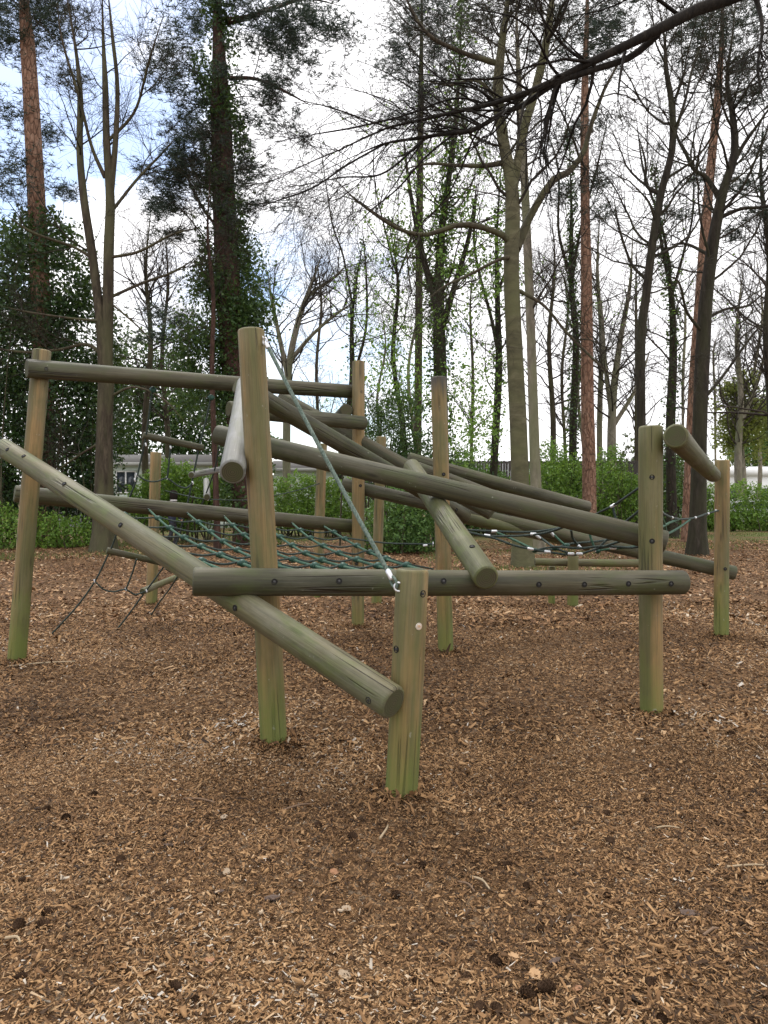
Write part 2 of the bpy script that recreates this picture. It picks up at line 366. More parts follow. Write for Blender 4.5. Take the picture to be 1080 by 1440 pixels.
# bark chips: loose wood chippings lying on the sheet
def chips_obj(name, n, dlo, dhi, L, Wd, mat, pow_=1.0, around=None, spread=.62, tilt=.35, zmax=.014, boxy=False, cl=True, vr=None, sg=.42):
    u = rng.random(n); d = (dlo ** (1 + pow_) + u * (dhi ** (1 + pow_) - dlo ** (1 + pow_))) ** (1 / (1 + pow_))
    x = (rng.random(n) * 2 - 1) * (d * spread + .35); y = d
    heap = 0
    if around is not None:
        k_ = rng.integers(0, len(around), n); ar = np.array(around); a_ = rng.random(n) * 2 * np.pi; q_ = .075 + np.abs(rng.normal(0, .11, n)); x = ar[k_, 0] + np.cos(a_) * q_; y = ar[k_, 1] + np.sin(a_) * q_; heap = .03 * np.exp(-((q_ - .075) / .09) ** 2) * rng.random(n)
    cn = np.sin(x * 2.1 + 1.3 * np.sin(y * 1.7)) * np.cos(y * 1.9 + .8 * np.sin(x * 2.7)) + .5 * np.sin(x * 6.1 + y * 3.3) * np.cos(y * 5.2 - x * 2.2)
    v = rng.beta(2.1, 2.2, n)
    if cl: big = np.sin(x * .9 + 2 * np.sin(y * .6 + 1)) * np.sin(y * 1.15 + 1.5 * np.sin(x * .75)); v = np.clip(v - .04 + .11 * cn + .13 * big, 0, .999)
    lo = rng.random(n) < .012; v[lo] = .93 + .07 * rng.random(lo.sum())
    dk = rng.random(n) < .10; v[dk] = .08 * rng.random(dk.sum())
    if vr is not None: v = vr(v)
    sz = np.exp(rng.normal(0, sg, n))
    if cl: sz = sz * np.exp(.22 * np.sin(x * 1.7 + 2 * np.sin(y * 1.3)) * np.cos(y * 2.1 + np.sin(x * 2.3)))
    l = L * sz; w = Wd * np.exp(rng.normal(0, .38, n)) * sz ** .5
    a = rng.random(n) * 2 * np.pi
    tl = rng.normal(0, tilt, (n, 2))
    ax = np.stack([np.cos(a), np.sin(a), tl[:, 0]], -1); ax /= np.linalg.norm(ax, axis=1, keepdims=True)
    by = np.stack([-np.sin(a), np.cos(a), tl[:, 1]], -1); by -= ax * (ax * by).sum(1, keepdims=True); by /= np.linalg.norm(by, axis=1, keepdims=True)
    nn = np.cross(ax, by)
    c = np.stack([x, y, hgt(x, y) + heap + rng.random(n) * zmax + np.abs(tl[:, 0]) * l * .32 + .002], -1)
    j = lambda: (0.75 + .5 * rng.random(n))[:, None]
    A = ax * (l / 2)[:, None]; B = by * (w / 2)[:, None]
    bend = nn * (l * rng.normal(0, .10, n))[:, None]
    top = np.stack([c - A * j() - B * j() * .7, c + A * j() - B * j() * .5 + bend, c + A * j() + B * j() * .6 , c - A * j() + B * j() + bend], 1)
    if not boxy:
        g = G(); g.add(top.reshape(-1, 3), np.arange(4 * n).reshape(n, 4), qv=v)
    else:
        th = nn * (w * .28)[:, None]
        Vv = np.concatenate([top, top - th[:, None]], 1).reshape(-1, 3)
        b = np.arange(n)[:, None] * 8
        F5 = np.array([(0, 1, 2, 3), (0, 4, 5, 1), (1, 5, 6, 2), (2, 6, 7, 3), (3, 7, 4, 0)])
        Qs = (b[:, :, None] + F5[None]).reshape(-1, 4)
        g = G(); g.add(Vv, Qs, qv=np.repeat(v, 5))
    o = g.make(name, mat, var=True); tag(o, kind='stuff'); return o
c1 = chips_obj('bark_chippings', 225000, 1.7, 4.8, .0128, .0047, M['chip'])
tag(c1, 'fine brown bark chippings covering the ground in front of the posts', 'bark chippings')
c2 = chips_obj('bark_chippings', 11000, 1.7, 5.5, .020, .008, M['chip'], zmax=.016, boxy=True)
tag(c2, 'coarser bark flakes strewn over the fine brown chippings nearest the viewer', 'bark chippings')
c3 = chips_obj('bark_chippings', 150000, 4.6, 11.0, .0235, .0098, M['chip'], zmax=.02)
tag(c3, 'brown bark chippings lying under and around the log climbing frame', 'bark chippings')
c4 = chips_obj('leaf_litter', 85000, 9.0, 27, .052, .029, M['litter'], zmax=.025, tilt=.28, sg=.28)
tag(c4, 'dry reddish brown leaf litter spread behind the climbing frame up to the trees', 'leaf litter')

# ------------------------------------------------------------------ climbing frame
frame = empty('climbing_frame', P(540, 850, 6.5) * V3(1, 1, 0), 'large log climbing frame of leaning posts and sloping beams on bark chippings', 'climbing frame')
NS = 26
def log(name, p0, p1, r, mat, parent=frame, seed=None, end_round=.014, bow=.006, taper=.0):
    p0 = Vector(p0); p1 = Vector(p1); ax = (p1 - p0); Ln = ax.length; ax.normalize()
    zq = ax.to_track_quat('Z', 'Y').to_matrix().to_4x4(); zq.translation = p0
    r_ = random.Random(seed if seed is not None else hash((round(p0.x, 2), round(p1.z, 2))) & 0xffff)
    k = max(8, int(Ln / .16)); er = end_round
    zs = [0, er * .3, er] + [er + (Ln - 2 * er) * i / k for i in range(1, k)] + [Ln - er, Ln - er * .3, Ln]
    rs = [r - er, r - er * .3, r] + [r] * (k - 1) + [r, r - er * .3, r - er]
    ph = [r_.random() * 6.28 for _ in range(4)]; r_tp = r_.uniform(-.05, .05)
    th = np.arange(NS) * 2 * np.pi / NS
    V = []
    for z, rr in zip(zs, rs):
        u = z / Ln; f = rr * (1 - (taper + (r_tp if Ln > 1 else 0)) * (u - .5)) * (1 + .014 * np.sin(2 * th + ph[0] + z * 1.1) + .008 * np.sin(3 * th + ph[1] - z * 2) + .006 * math.sin(z * 5 + ph[2]))
        bx = bow * math.sin(u * math.pi) * math.cos(ph[3]); by = bow * math.sin(u * math.pi) * math.sin(ph[3])
        V.append(np.stack([f * np.cos(th) + bx, f * np.sin(th) + by, np.full(NS, z)], -1))
    nr = len(zs); V = np.concatenate(V)
    Qs = []; k_ = np.arange(NS); k2 = (k_ + 1) % NS
    for i in range(nr - 1): Qs.append(np.stack([i * NS + k_, i * NS + k2, (i + 1) * NS + k2, (i + 1) * NS + k_], -1))
    Qs = np.concatenate(Qs); n0 = len(V)
    V = np.vstack([V, [0, 0, -.001], [0, 0, Ln + .001]])
    Tt = [(n0, b, a) for a, b in zip(k_, k2)] + [(n0 + 1, (nr - 1) * NS + a, (nr - 1) * NS + b) for a, b in zip(k_, k2)]
    mi = np.concatenate([np.zeros(len(Qs)), np.ones(len(Tt))])
    me = mesh(name, V, Qs, Tt, [mat, M['end']], None, mi, False)
    sm = np.concatenate([np.ones(len(Qs)), np.zeros(len(Tt))]).astype(bool); me.polygons.foreach_set('use_smooth', sm)
    o = link(name, me, parent, zq); o['_r'] = r
    return o
# bolt: raised ring, painted black as recess shade, round a dull bolt head
def lathe(prof, sides=14, m=0):
    th = np.arange(sides) * 2 * np.pi / sides; V = np.concatenate([np.stack([r * np.cos(th), r * np.sin(th), np.full(sides, z)], -1) for r, z in prof])
    k = np.arange(sides); k2 = (k + 1) % sides
    Qs = np.concatenate([np.stack([i * sides + k, i * sides + k2, (i + 1) * sides + k2, (i + 1) * sides + k], -1) for i in range(len(prof) - 1)])
    return V, Qs
g = G(); v, q = lathe([(.022, -.012), (.021, .0015), (.0175, .0022), (.016, -.0015), (.0005, -.0015)]); g.add(v, q, m=0)
v, q = lathe([(.0095, -.0015), (.0090, .0012), (.006, .0022), (.0004, .0024)], 8); g.add(v, q, m=1)
BOLT = mesh('bolt', np.concatenate(g.V), np.concatenate(g.Q), None, [M['recess_shade'], M['steel']], None, np.concatenate(g.qm))
for p in BOLT.polygons: p.use_smooth = False
def bolt(owner, px, py, scale=1.0):
    """bolt on the face of a log that looks at the viewer, nearest to the given photo pixel"""
    m = WM[owner]; o_ = m.translation; ax = (m.to_3x3() @ Vector((0, 0, 1))).normalized(); r = owner['_r']
    ray = Vector(P(px, py, 1.0)) - Vector((0, 0, EYE)); ray.normalize(); e = Vector((0, 0, EYE))
    # point on the ray that first meets the infinite cylinder
    dp = ray - ax * ray.dot(ax); w = e - o_; wp = w - ax * w.dot(ax)
    a = dp.dot(dp); b = 2 * dp.dot(wp); c = wp.dot(wp) - r * r; D = b * b - 4 * a * c
    tt = (-b - math.sqrt(D)) / (2 * a) if D > 0 else -b / (2 * a)
    pt = e + ray * tt; base = o_ + ax * (pt - o_).dot(ax); nrm = (pt - base).normalized(); pt = base + nrm * (r * 1.004)
    mw = nrm.to_track_quat('Z', 'Y').to_matrix().to_4x4(); mw.translation = pt
    return link('bolt', BOLT, owner, mw @ Matrix.Scale(scale * .88, 4))

R = .080
def post(bx, by, tx, ty, d, dd=0.0, r=R, mat='post'):
    b = P(bx, by, d); b[2] = -.25; t = P(tx, ty, d + dd)
    return log('post', b, t, r, M[mat], end_round=.016, bow=.004)
A = post(560, 1128, 580, 800, 3.83, 0, .083)
B = post(388, 1048, 353, 463, 4.68, .0, .084)
Cp = post(917, 1008, 915, 599, 5.28)
D = post(1014, 895, 1016, 647, 8.3, 0, .078)
E = post(20, 933, 59, 492, 7.0, 0, .082)
Fp = post(628, 920, 617, 530, 7.4, 0, .077, 'post_black'); Fp['label'] = 'post with a blackened top'
Gp = post(503, 882, 504, 508, 8.94, 0, .075)
H = post(212, 851, 219, 636, 10.7, 0, .078)
I = post(529, 847, 536, 614, 11.0, 0, .076)
J = post(446, 838, 453, 624, 11.8, 0, .080)
def beam(a, b, r=R, mat='beam', **k): return log('beam', P(*a), P(*b), r, M[mat], **k)
b1 = beam((271, 818, 4.36), (962, 819, 5.10), .083)
b2 = beam((4, 629, 6.72), (554, 989, 3.665), .084, 'beam_green')
b3 = beam((37, 518, 6.82), (499, 551, 9.1), .084)
b4 = beam((20, 694, 7.2), (496, 740, 9.1), .082)
b5 = beam((327, 664, 4.52), (347, 541, 6.15), .081, 'beam_grey')
b7 = beam((321, 575, 7.75), (512, 595, 8.78), .082)
b8 = beam((487, 577, 8.85), (455, 607, 11.9), .078)
b11 = beam((304, 611, 6.2), (937, 762, 5.445), .082)
b12 = beam((334, 540, 6.45), (655, 727, 8.3), .082)
b13 = beam((395, 558, 9.4), (692, 722, 8.35), .080)
b14 = beam((579, 657, 6.85), (684, 813, 4.60), .081, 'beam_green')
b15 = beam((574, 645, 8.95), (828, 714, 9.45), .080)
b17 = beam((585, 659, 7.62), (725, 712, 7.58), .076)
b18 = beam((482, 681, 9.12), (1034, 806, 8.46), .080)
b16 = beam((650, 728, 8.75), (829, 767, 8.9), .070, 'beam_green')
b19 = beam((950, 613, 5.08), (1003, 668, 8.2), .082, 'beam_green')
for o, pts in ((b1, ((386, 818), (477, 817), (624, 817), (758, 822), (822, 822), (884, 821), (944, 821))),
               (A, ((595, 835), (557, 913))), (Cp, ((917, 671), (917, 761))), (D, ((1020, 800),)), (E, ((41, 694),)),
               (Fp, ((624, 667),)), (Gp, ((509, 551), (507, 683), (501, 793))), (b2, ((10, 632), (33, 641), (90, 680), (169, 738), (330, 855), (518, 985))),
               (b3, ((65, 519), )), (b12, ((642, 717),)), (b14, ((664, 768),)), (B, ())):
    for p in pts: bolt(o, *p)
# round maker's plate on the front post
def plate(owner, px, py):
    b = bolt(owner, px, py); b.name = 'round_plate'
    g = G(); v, q = lathe([(.021, -.006), (.021, .002), (.019, .003), (.0003, .003)], 20); g.add(v, q, m=0)
    for k, (w, h) in enumerate(((.011, .0035), (.013, .003), (.009, .0025))):
        y = .006 - k * .006; g.box((-w, y - h / 2, .0032), (w * (.9 - .3 * (k == 0)), y + h / 2, .0040), m=1)
    v, q = lathe([(.0185, .0032), (.0168, .0036), (.0168, .003)], 20); g.add(v, q, m=1)
    b.data = mesh('round_plate', np.concatenate(g.V), np.concatenate(g.Q), None, [plain('pale_plate', (.56, .53, .46), .5), plain('orange_print', (.52, .24, .08), .6)], None, np.concatenate(g.qm))
    b['label'] = 'pale round plate with an orange print'
plate(A, 589, 881)

foot = [P(*q) for q in ((560, 1128, 3.83), (388, 1048, 4.68), (917, 1008, 5.28), (1014, 895, 8.3), (20, 933, 7.0), (628, 920, 7.4), (503, 882, 8.94), (212, 851, 10.7))]
c5 = chips_obj('bark_chippings', 5200, 1, 2, .026, .010, M['chip'], around=[(q[0], q[1]) for q in foot], zmax=.012, tilt=.5, cl=False, vr=lambda v: v * .75)  # chip tone lowered to paint contact shade around each post
tag(c5, 'loose bark pieces heaped round the post feet, darkened with painted contact shade', 'bark chippings')
# ropes -----------------------------------------------------------------
def rope_obj(name, pts, r, mat, parent, n=None, sides=7):
    pts = np.asarray(pts, float); n = n or max(8, len(pts) * 5)
    c = catmull(pts, n) if len(pts) > 2 else catmull(pts, 6)
    g = G(); g.tubes(c, np.full(len(c), r), sides, caps=True)
    return kids(parent, name, g, mat, smooth=True)
def block_mesh():
    g = G(); v, q = lathe([(.0004, -.03), (.016, -.027), (.024, -.014), (.026, 0), (.024, .014), (.016, .027), (.0004, .03)], 10); g.add(v, q)
    v, q = lathe([(.0004, -.034), (.014, -.030), (.018, 0), (.014, .030), (.0004, .034)], 8); v = v[:, [2, 0, 1]]; g.add(v, q)
    return mesh('knot', np.concatenate(g.V), np.concatenate(g.Q), None, [M['knot']], smooth=True)
KNOT = block_mesh()
v, q = lathe([(.0004, -.028), (.011, -.027), (.0135, -.02), (.0135, .02), (.011, .027), (.0004, .028)], 9)
FERR = mesh('ferrule', v, q, None, [M['bright']], smooth=True)
def torus(R_, r_, n=14, m=7, squash=1.0):
    a = np.arange(n) * 2 * np.pi / n; b = np.arange(m) * 2 * np.pi / m
    aa, bb = np.meshgrid(a, b, indexing='ij')
    V = np.stack([(R_ + r_ * np.cos(bb)) * np.cos(aa), (R_ + r_ * np.cos(bb)) * np.sin(aa) * squash, r_ * np.sin(bb)], -1).reshape(-1, 3)
    i, j = np.meshgrid(np.arange(n), np.arange(m), indexing='ij')
    Q_ = np.stack([i * m + j, ((i + 1) % n) * m + j, ((i + 1) % n) * m + (j + 1) % m, i * m + (j + 1) % m], -1).reshape(-1, 4)
    return V, Q_
v, q = torus(.022, .006); g = G(); g.add(v, q); v, q = lathe([(.006, -.05), (.006, 0)], 7); v = v[:, [2, 0, 1]] ; g.add(v + V3(-.02, 0, 0), q)
EYEB = mesh('eyebolt', np.concatenate(g.V), np.concatenate(g.Q), None, [M['bright']], smooth=True)
def at_pt(me, p, direction, parent, s=1.0, name=None):
    m = Vector(direction).normalized().to_track_quat('Z', 'Y').to_matrix().to_4x4(); m.translation = Vector(p)
    return link(name or me.name, me, parent, m @ Matrix.Scale(s, 4))

# steel cable stay, twisted strands: a part of the frame
ca, cb = P(378, 490, 4.60), P(547, 806, 3.82)
cab = empty('cable', (ca + cb) / 2); cab.parent = frame; cab.matrix_local = WM[frame].inverted() @ WM[cab]
n = 150; tt = np.linspace(0, 1, n); line = ca[None] * (1 - tt[:, None]) + cb[None] * tt[:, None]; line[:, 2] -= .02 * np.sin(tt * np.pi)
u = (cb - ca) / np.linalg.norm(cb - ca); s1 = np.cross(u, V3(0, 1, 0)); s1 /= np.linalg.norm(s1); s2 = np.cross(u, s1)
for k in range(5):
    ph = tt * 2 * np.pi * 17 + k * 2 * np.pi / 5
    g = G(); g.tubes(line + (s1 * np.cos(ph)[:, None] + s2 * np.sin(ph)[:, None]) * .0066, np.full(n, .0062), 6)
    kids(cab, 'strand', g, M['cable'], smooth=True)
at_pt(FERR, cb + u * .01, u, cab, 1.1); at_pt(FERR, ca - u * .03, u, cab, 1.05)
v, q = torus(.03, .0095, 18, 8, 1.0); LOOP = mesh('loop', v * V3(1, .6, 1), q, None, [M['cable']], smooth=True)
m = Matrix.Rotation(math.radians(60), 4, 'Y'); m = Matrix.Translation(Vector(cb + u * .055)) @ Vector(u).to_track_quat('X', 'Y').to_matrix().to_4x4(); link('loop', LOOP, cab, m)
m = Matrix.Translation(Vector(cb + u * .085 + V3(.012, 0, 0))) @ Matrix.Rotation(math.radians(90), 4, 'X') @ Matrix.Rotation(math.radians(180), 4, 'Z'); link('eyebolt', EYEB, cab, m)
m = Matrix.Translation(Vector(ca - u * .065)) @ Vector(u).to_track_quat('X', 'Y').to_matrix().to_4x4(); link('eyebolt', EYEB, cab, m)

# scramble net between the low beams
net = empty('scramble_net', (P(400, 770, 6.2)), 'green knotted rope net stretched low between the left beams and front log', 'rope net')
def on_line(a, b, px):
    a = P(*a); b = P(*b); k = (px - HX) / F
    t_ = (k * a[1] - a[0]) / ((b[0] - a[0]) - k * (b[1] - a[1])); return a + (b - a) * t_
back_px = [163, 213, 267, 318, 366, 412, 457]
front_px = [316, 372, 425, 476, 520, 566, 612]
backs = [on_line((20, 694, 7.2), (496, 740, 9.1), x) + V3(0, -.085, -.03) for x in back_px]
fronts = [on_line((271, 818, 4.36), (962, 819, 5.10), x) + V3(0, .10, .045) for x in front_px]
NJ = 6; grid = np.zeros((7, NJ + 2, 3))
for i in range(7):
    for j in range(NJ + 2):
        w = j / (NJ + 1)
        p = backs[i] * (1 - w) + fronts[i] * w
        p = p + V3(.012 * math.sin(i * 3.1 + j * .9), 0, -.10 * math.sin(w * math.pi) * (.6 + .4 * math.sin(math.pi * i / 6)))
        grid[i, j] = p
for i in range(7):
    rope_obj('rope', grid[i], .0115, M['rope_green'], net, 40)
    at_pt(EYEB, backs[i] + V3(0, .02, .01), V3(1, 0, 0), net, .9); dr = grid[i, 1] - grid[i, 0]
    at_pt(FERR, grid[i, 0] + dr * .12, dr, net, .8); at_pt(FERR, grid[i, -1] - dr * .1, dr, net, .8)
for j in range(1, NJ + 1):
    pts = [grid[i, j] + V3(0, 0, .012) for i in range(7)]
    left = on_line((4, 629, 6.72), (554, 989, 3.665), 1) if False else None
    # run each cross rope on to beam two at its left end
    a2, b2_ = P(4, 629, 6.72), P(554, 989, 3.665)
    ys = pts[0][1]; tq = (a2[1] - ys) / (a2[1] - b2_[1]); lp = a2 + (b2_ - a2) * tq + V3(.06, .03, .03)
    full = [lp] + pts if lp[0] < pts[0][0] - .05 else pts
    if j in (2, 4): full = full + [P(608, 765, 7.33)] if j == 2 else full + [P(609, 800, 7.3)]
    sag = []
    for k in range(len(full) - 1):
        sag += [full[k], (full[k] + full[k + 1]) / 2 - V3(0, 0, .022)]
    sag.append(full[-1])
    rope_obj('cross_rope', sag, .0085, M['rope_dark'], net, 60)
    for i in range(7): at_pt(KNOT, grid[i, j] + V3(0, 0, .005), grid[i, j] - grid[i, j - 1], net, 1.1)
at_pt(FERR, P(598, 767, 7.28), V3(1, 0, .1), net, .8); at_pt(EYEB, P(609, 765, 7.34), V3(1, 0, 0), net, .9)

# second, slack net at the right
net2 = empty('hammock_net', P(790, 760, 6.6), 'slack dark rope net with white ferrules slung between the right hand posts', 'rope net')
RD, RG = M['rope_dark'], M['rope_green']
r2 = [
 (((655, 745, 6.7), (695, 747, 6.75), (745, 748, 6.7), (790, 742, 6.3), (800, 738, 6.0)), RD),
 (((657, 748, 6.4), (690, 754, 6.4), (750, 752, 6.3), (785, 744, 6.0), (800, 735, 5.8)), RD),
 (((657, 748, 6.4), (695, 757, 6.35), (720, 766, 6.3), (746, 772, 6.25), (797, 780, 6.2), (815, 779, 6.2), (848, 769, 6.1), (890, 755, 5.8), (905, 748, 5.5)), RD),
 (((697, 748, 6.75), (725, 760, 6.6), (752, 774, 6.3), (780, 772, 6.4), (800, 765, 6.5), (850, 760, 6.6), (880, 752, 6.5), (905, 742, 6.0)), RD),
 (((752, 774, 6.3), (780, 769, 6.2), (815, 771, 6.1), (850, 768, 6.1), (890, 770, 6.0), (912, 764, 5.7)), RD),
 (((697, 748, 6.75), (720, 758, 6.6), (752, 773, 6.3)), RG),
 (((755, 752, 6.6), (768, 762, 6.5), (782, 771, 6.25), (803, 779, 6.2)), RD),
 (((775, 748, 6.5), (785, 758, 6.45), (795, 767, 6.4)), RG),
 (((803, 745, 6.0), (806, 758, 6.1), (816, 770, 6.15)), RD),
 (((828, 745, 6.2), (831, 757, 6.2), (838, 775, 6.2)), RG),
 (((838, 775, 6.2), (850, 762, 6.2), (862, 752, 6.2)), RD),
 (((820, 732, 6.7), (840, 722, 6.5), (862, 711, 6.1), (880, 699, 5.8), (903, 683, 5.35)), RD),
 (((862, 711, 6.1), (864, 722, 6.1), (868, 735, 6.1)), RD),
 (((870, 742, 6.0), (882, 732, 5.8), (903, 715, 5.4)), RD),
 (((842, 774, 6.2), (870, 771, 6.1), (895, 768, 6.0), (912, 764, 5.8)), RG),
 (((925, 718, 5.45), (934, 723, 5.8), (945, 728, 6.3), (958, 730, 6.8), (978, 728, 7.4), (995, 722, 7.9), (1010, 718, 8.22)), RD),
 (((928, 722, 5.5), (934, 735, 5.9), (937, 750, 6.3)), RG),
 (((925, 745, 5.5), (940, 736, 6.2), (955, 730, 6.7)), RG),
 (((925, 757, 5.6), (950, 745, 6.4), (970, 731, 7.1)), RG),
]
for pts, mt in r2: rope_obj('rope', [P(*p) for p in pts], .0105 if mt is RD else .010, mt, net2, sides=6)
for (px, py, d), dr in (((695, 747, 6.74), (1, 0, 0)), ((685, 753, 6.39), (1, 0, -.1)), ((746, 772, 6.24), (1, 0, -.2)), ((757, 755, 6.55), (1, 0, -.8)), ((777, 751, 6.48), (.6, 0, -.8)),
                        ((816, 770, 6.12), (.6, 0, -.7)), ((803, 779, 6.18), (1, 0, 0)), ((815, 779, 6.18), (1, 0, 0)), ((836, 772, 6.18), (.3, 0, -1)), ((862, 711, 6.08), (1, -.5, .6)),
                        ((770, 776, 6.2), (1, 0, -.1)), ((862, 771, 6.1), (1, 0, 0)), ((750, 751, 6.3), (1, 0, 0)), ((978, 728, 7.38), (.5, 1, .1)), ((996, 722, 7.9), (.5, 1, .2)), ((945, 728, 6.28), (.5, 1, -.1)), ((1007, 718, 8.2), (.5, 1, .1)), ((930, 721, 5.6), (.3, 1, -.5))):
    at_pt(FERR, P(px, py, d), dr, net2, .95)
for px, py, d in ((752, 774, 6.3), (781, 771, 6.24), (797, 767, 6.38), (840, 775, 6.19)): at_pt(KNOT, P(px, py, d), V3(1, .4, 0), net2, .85)

# rope ladder at the left
lad = empty('rope_ladder', P(215, 700, 8.0), 'black rope ladder with wooden rungs hanging behind the left beams', 'rope ladder')
lr = [
 ((215, 545, 7.62), (210, 580, 7.7), (205, 615, 7.8), (197, 652, 7.9), (190, 680, 7.95), (176, 715, 8.05), (160, 762, 8.2), (152, 780, 8.25), (135, 815, 8.3), (112, 848, 8.35), (90, 873, 8.4), (72, 892, 8.45)),
 ((297, 556, 7.98), (290, 590, 8.05), (281, 625, 8.1), (272, 668, 8.15), (262, 715, 8.25), (248, 765, 8.4), (228, 800, 8.5), (200, 838, 8.6), (178, 868, 8.7), (164, 886, 8.8)),
 ((240, 625, 7.95), (238, 648, 8.0), (235, 673, 8.05)),
 ((193, 668, 7.93), (206, 676, 8.0), (220, 677, 8.0), (235, 673, 8.05), (250, 683, 8.1), (262, 686, 8.1), (271, 679, 8.15)),
 ((192, 786, 8.3), (186, 806, 8.35), (177, 829, 8.4)),
 ((133, 817, 8.3), (146, 829, 8.35), (160, 832, 8.4), (177, 829, 8.4), (190, 836, 8.5), (206, 831, 8.55)),
 ((308, 628, 8.6), (302, 660, 8.8), (292, 688, 9.0), (282, 715, 9.2)),
 ((256, 800, 8.9), (240, 826, 9.2), (222, 850, 9.5), (212, 866, 9.8)),
 ((233, 800, 8.7), (244, 805, 8.8), (256, 800, 8.9)),
 ((232, 690, 9.6), (262, 697, 9.6), (292, 702, 9.4), (350, 703, 10.4), (385, 697, 11.0), (420, 689, 11.4), (449, 680, 11.72)),
]
for k, pts in enumerate(lr): rope_obj('rope', [P(*p) for p in pts], .010 if k < 9 else .008, RD, lad, sides=6)
def rung(a, b, r, mat='beam'): return log('rung', P(*a), P(*b), r, M[mat], lad, end_round=.007, bow=.002)
rung((201, 612, 7.8), (286, 630, 8.12), .036); rung((269, 668, 8.12), (312, 660, 9.2), .036, 'beam_grey')
rung((150, 774, 8.22), (252, 797, 8.62), .036); rung((200, 832, 8.55), (248, 812, 9.3), .038, 'beam_green')
rung((291, 699, 9.0), (290, 676, 10.2), .040, 'beam_grey')
for px, py, d in ((215, 548, 7.62), (297, 559, 7.98)): at_pt(KNOT, P(px, py, d), V3(0, 0, 1), lad, 1.1)
for px, py, d in ((193, 668, 7.93), (235, 672, 8.05), (271, 679, 8.15), (133, 817, 8.3), (177, 829, 8.4), (206, 831, 8.55), (205, 625, 7.82), (240, 629, 7.95), (292, 702, 9.3), (190, 675, 7.94)): at_pt(FERR, P(px, py, d), V3(-.2, 0, 1), lad, .7)

# low balance beam at the back
bal = empty('balance_beam', P(820, 850, 10.8) * V3(1, 1, 0), 'low mossy balance log on short posts behind the front log', 'balance beam')
log('log', P(752, 790, 10.86), P(922, 792, 10.9), .056, M['beam_green'], bal)
for px, py, d, r in ((806, 781, 10.7, .076), (776, 796, 11.0, .05), (905, 796, 11.0, .05)):
    t_ = P(px, py, d); log('post', (t_[0], t_[1], -.2), t_, r, M['post'], bal)

# ------------------------------------------------------------------ trees
def norm(a): return a / (np.linalg.norm(a, axis=-1, keepdims=True) + 1e-9)
def spawn(Pt, Rr, n, Ln, ang, up=.0, wig=.25, tmin=.3, N=7, rf=.55, rmin=.004, tip=.25, tmax=1.0, bias=None):
    M_, N0, _ = Pt.shape
    seg = np.linalg.norm(np.diff(Pt, axis=1), axis=2).sum(1); pr = seg / seg.sum()
    k = rng.choice(M_, n, p=pr); t_ = tmin + (tmax - tmin) * rng.random(n); u = t_ * (N0 - 1); i = np.minimum(u.astype(int), N0 - 2); f = (u - i)[:, None]
    p = Pt[k, i] * (1 - f) + Pt[k, i + 1] * f; tg = norm(Pt[k, i + 1] - Pt[k, i]); r0 = Rr[k, i] * (1 - f[:, 0]) + Rr[k, i + 1] * f[:, 0]
    rv = rng.normal(size=(n, 3)); rv -= tg * (rv * tg).sum(1, keepdims=True); rv = norm(rv)
    if bias is not None: rv = norm(rv + np.asarray(bias))
    a = np.radians(rng.uniform(ang[0], ang[1], n))[:, None]
    d = norm(tg * np.cos(a) + rv * np.sin(a))
    L_ = rng.uniform(Ln[0], Ln[1], n) * (1.15 - .6 * t_)
    out = np.zeros((n, N, 3)); out[:, 0] = p; st = (L_ / (N - 1))[:, None]
    for j in range(1, N):
        d = norm(d + rng.normal(0, wig, (n, 3)) + V3(0, 0, up)); out[:, j] = out[:, j - 1] + d * st
    rs = np.clip(np.minimum(r0 * rf, .012 * L_ + .003), rmin, None)
    Ro = rs[:, None] * np.linspace(1, tip, N)[None]; Ro = np.maximum(Ro, rmin * .8)
    return out, Ro
def leaves(g, c, s, asp=.55, rn=None, hang=0.0, v=None, up=.0):
    n = len(c)
    if n == 0: return
    a = norm(rng.normal(size=(n, 3)) + V3(0, 0, -hang)); b = norm(np.cross(a, rng.normal(size=(n, 3)) + V3(0, 0, up))); nn_ = np.cross(a, b)
    s = (np.asarray(s) * np.exp(rng.normal(0, .25, n)))[:, None]
    V = np.stack([c - a * s * .5, c + b * s * asp * .5 + nn_ * s * .10 + a * s * .04, c + a * s * .55, c - b * s * asp * .5 + nn_ * s * .10 + a * s * .04], 1)
    g.add(V.reshape(-1, 3), np.arange(4 * n).reshape(n, 4), qv=np.clip(rng.beta(2, 2, n) if v is None else v, 0, 1))
def tufts(g, c, s, per=9, w=.055, flat=.5):
    n = len(c); c = np.repeat(c, per, 0); s = np.repeat(s if np.ndim(s) else np.full(n, s), per) * rng.uniform(.6, 1.2, n * per)
    d = norm(rng.normal(size=(n * per, 3)) * V3(1, 1, flat) + V3(0, 0, .25)); b = norm(np.cross(d, rng.normal(size=(n * per, 3)))) * (s * w)[:, None]
    V = np.stack([c - b, c + b, c + d * s[:, None]], 1)
    g.add(V.reshape(-1, 3), None, np.arange(3 * n * per).reshape(-1, 3), tv=np.repeat(rng.beta(2, 2, n), per))
def along(Pt, n, tmin=0.2, jit=.1):
    k = rng.integers(0, len(Pt), n); N0 = Pt.shape[1]; u = (tmin + (1 - tmin) * rng.random(n)) * (N0 - 1); i = np.minimum(u.astype(int), N0 - 2); f = (u - i)[:, None]
    return Pt[k, i] * (1 - f) + Pt[k, i + 1] * f + rng.normal(0, jit, (n, 3))
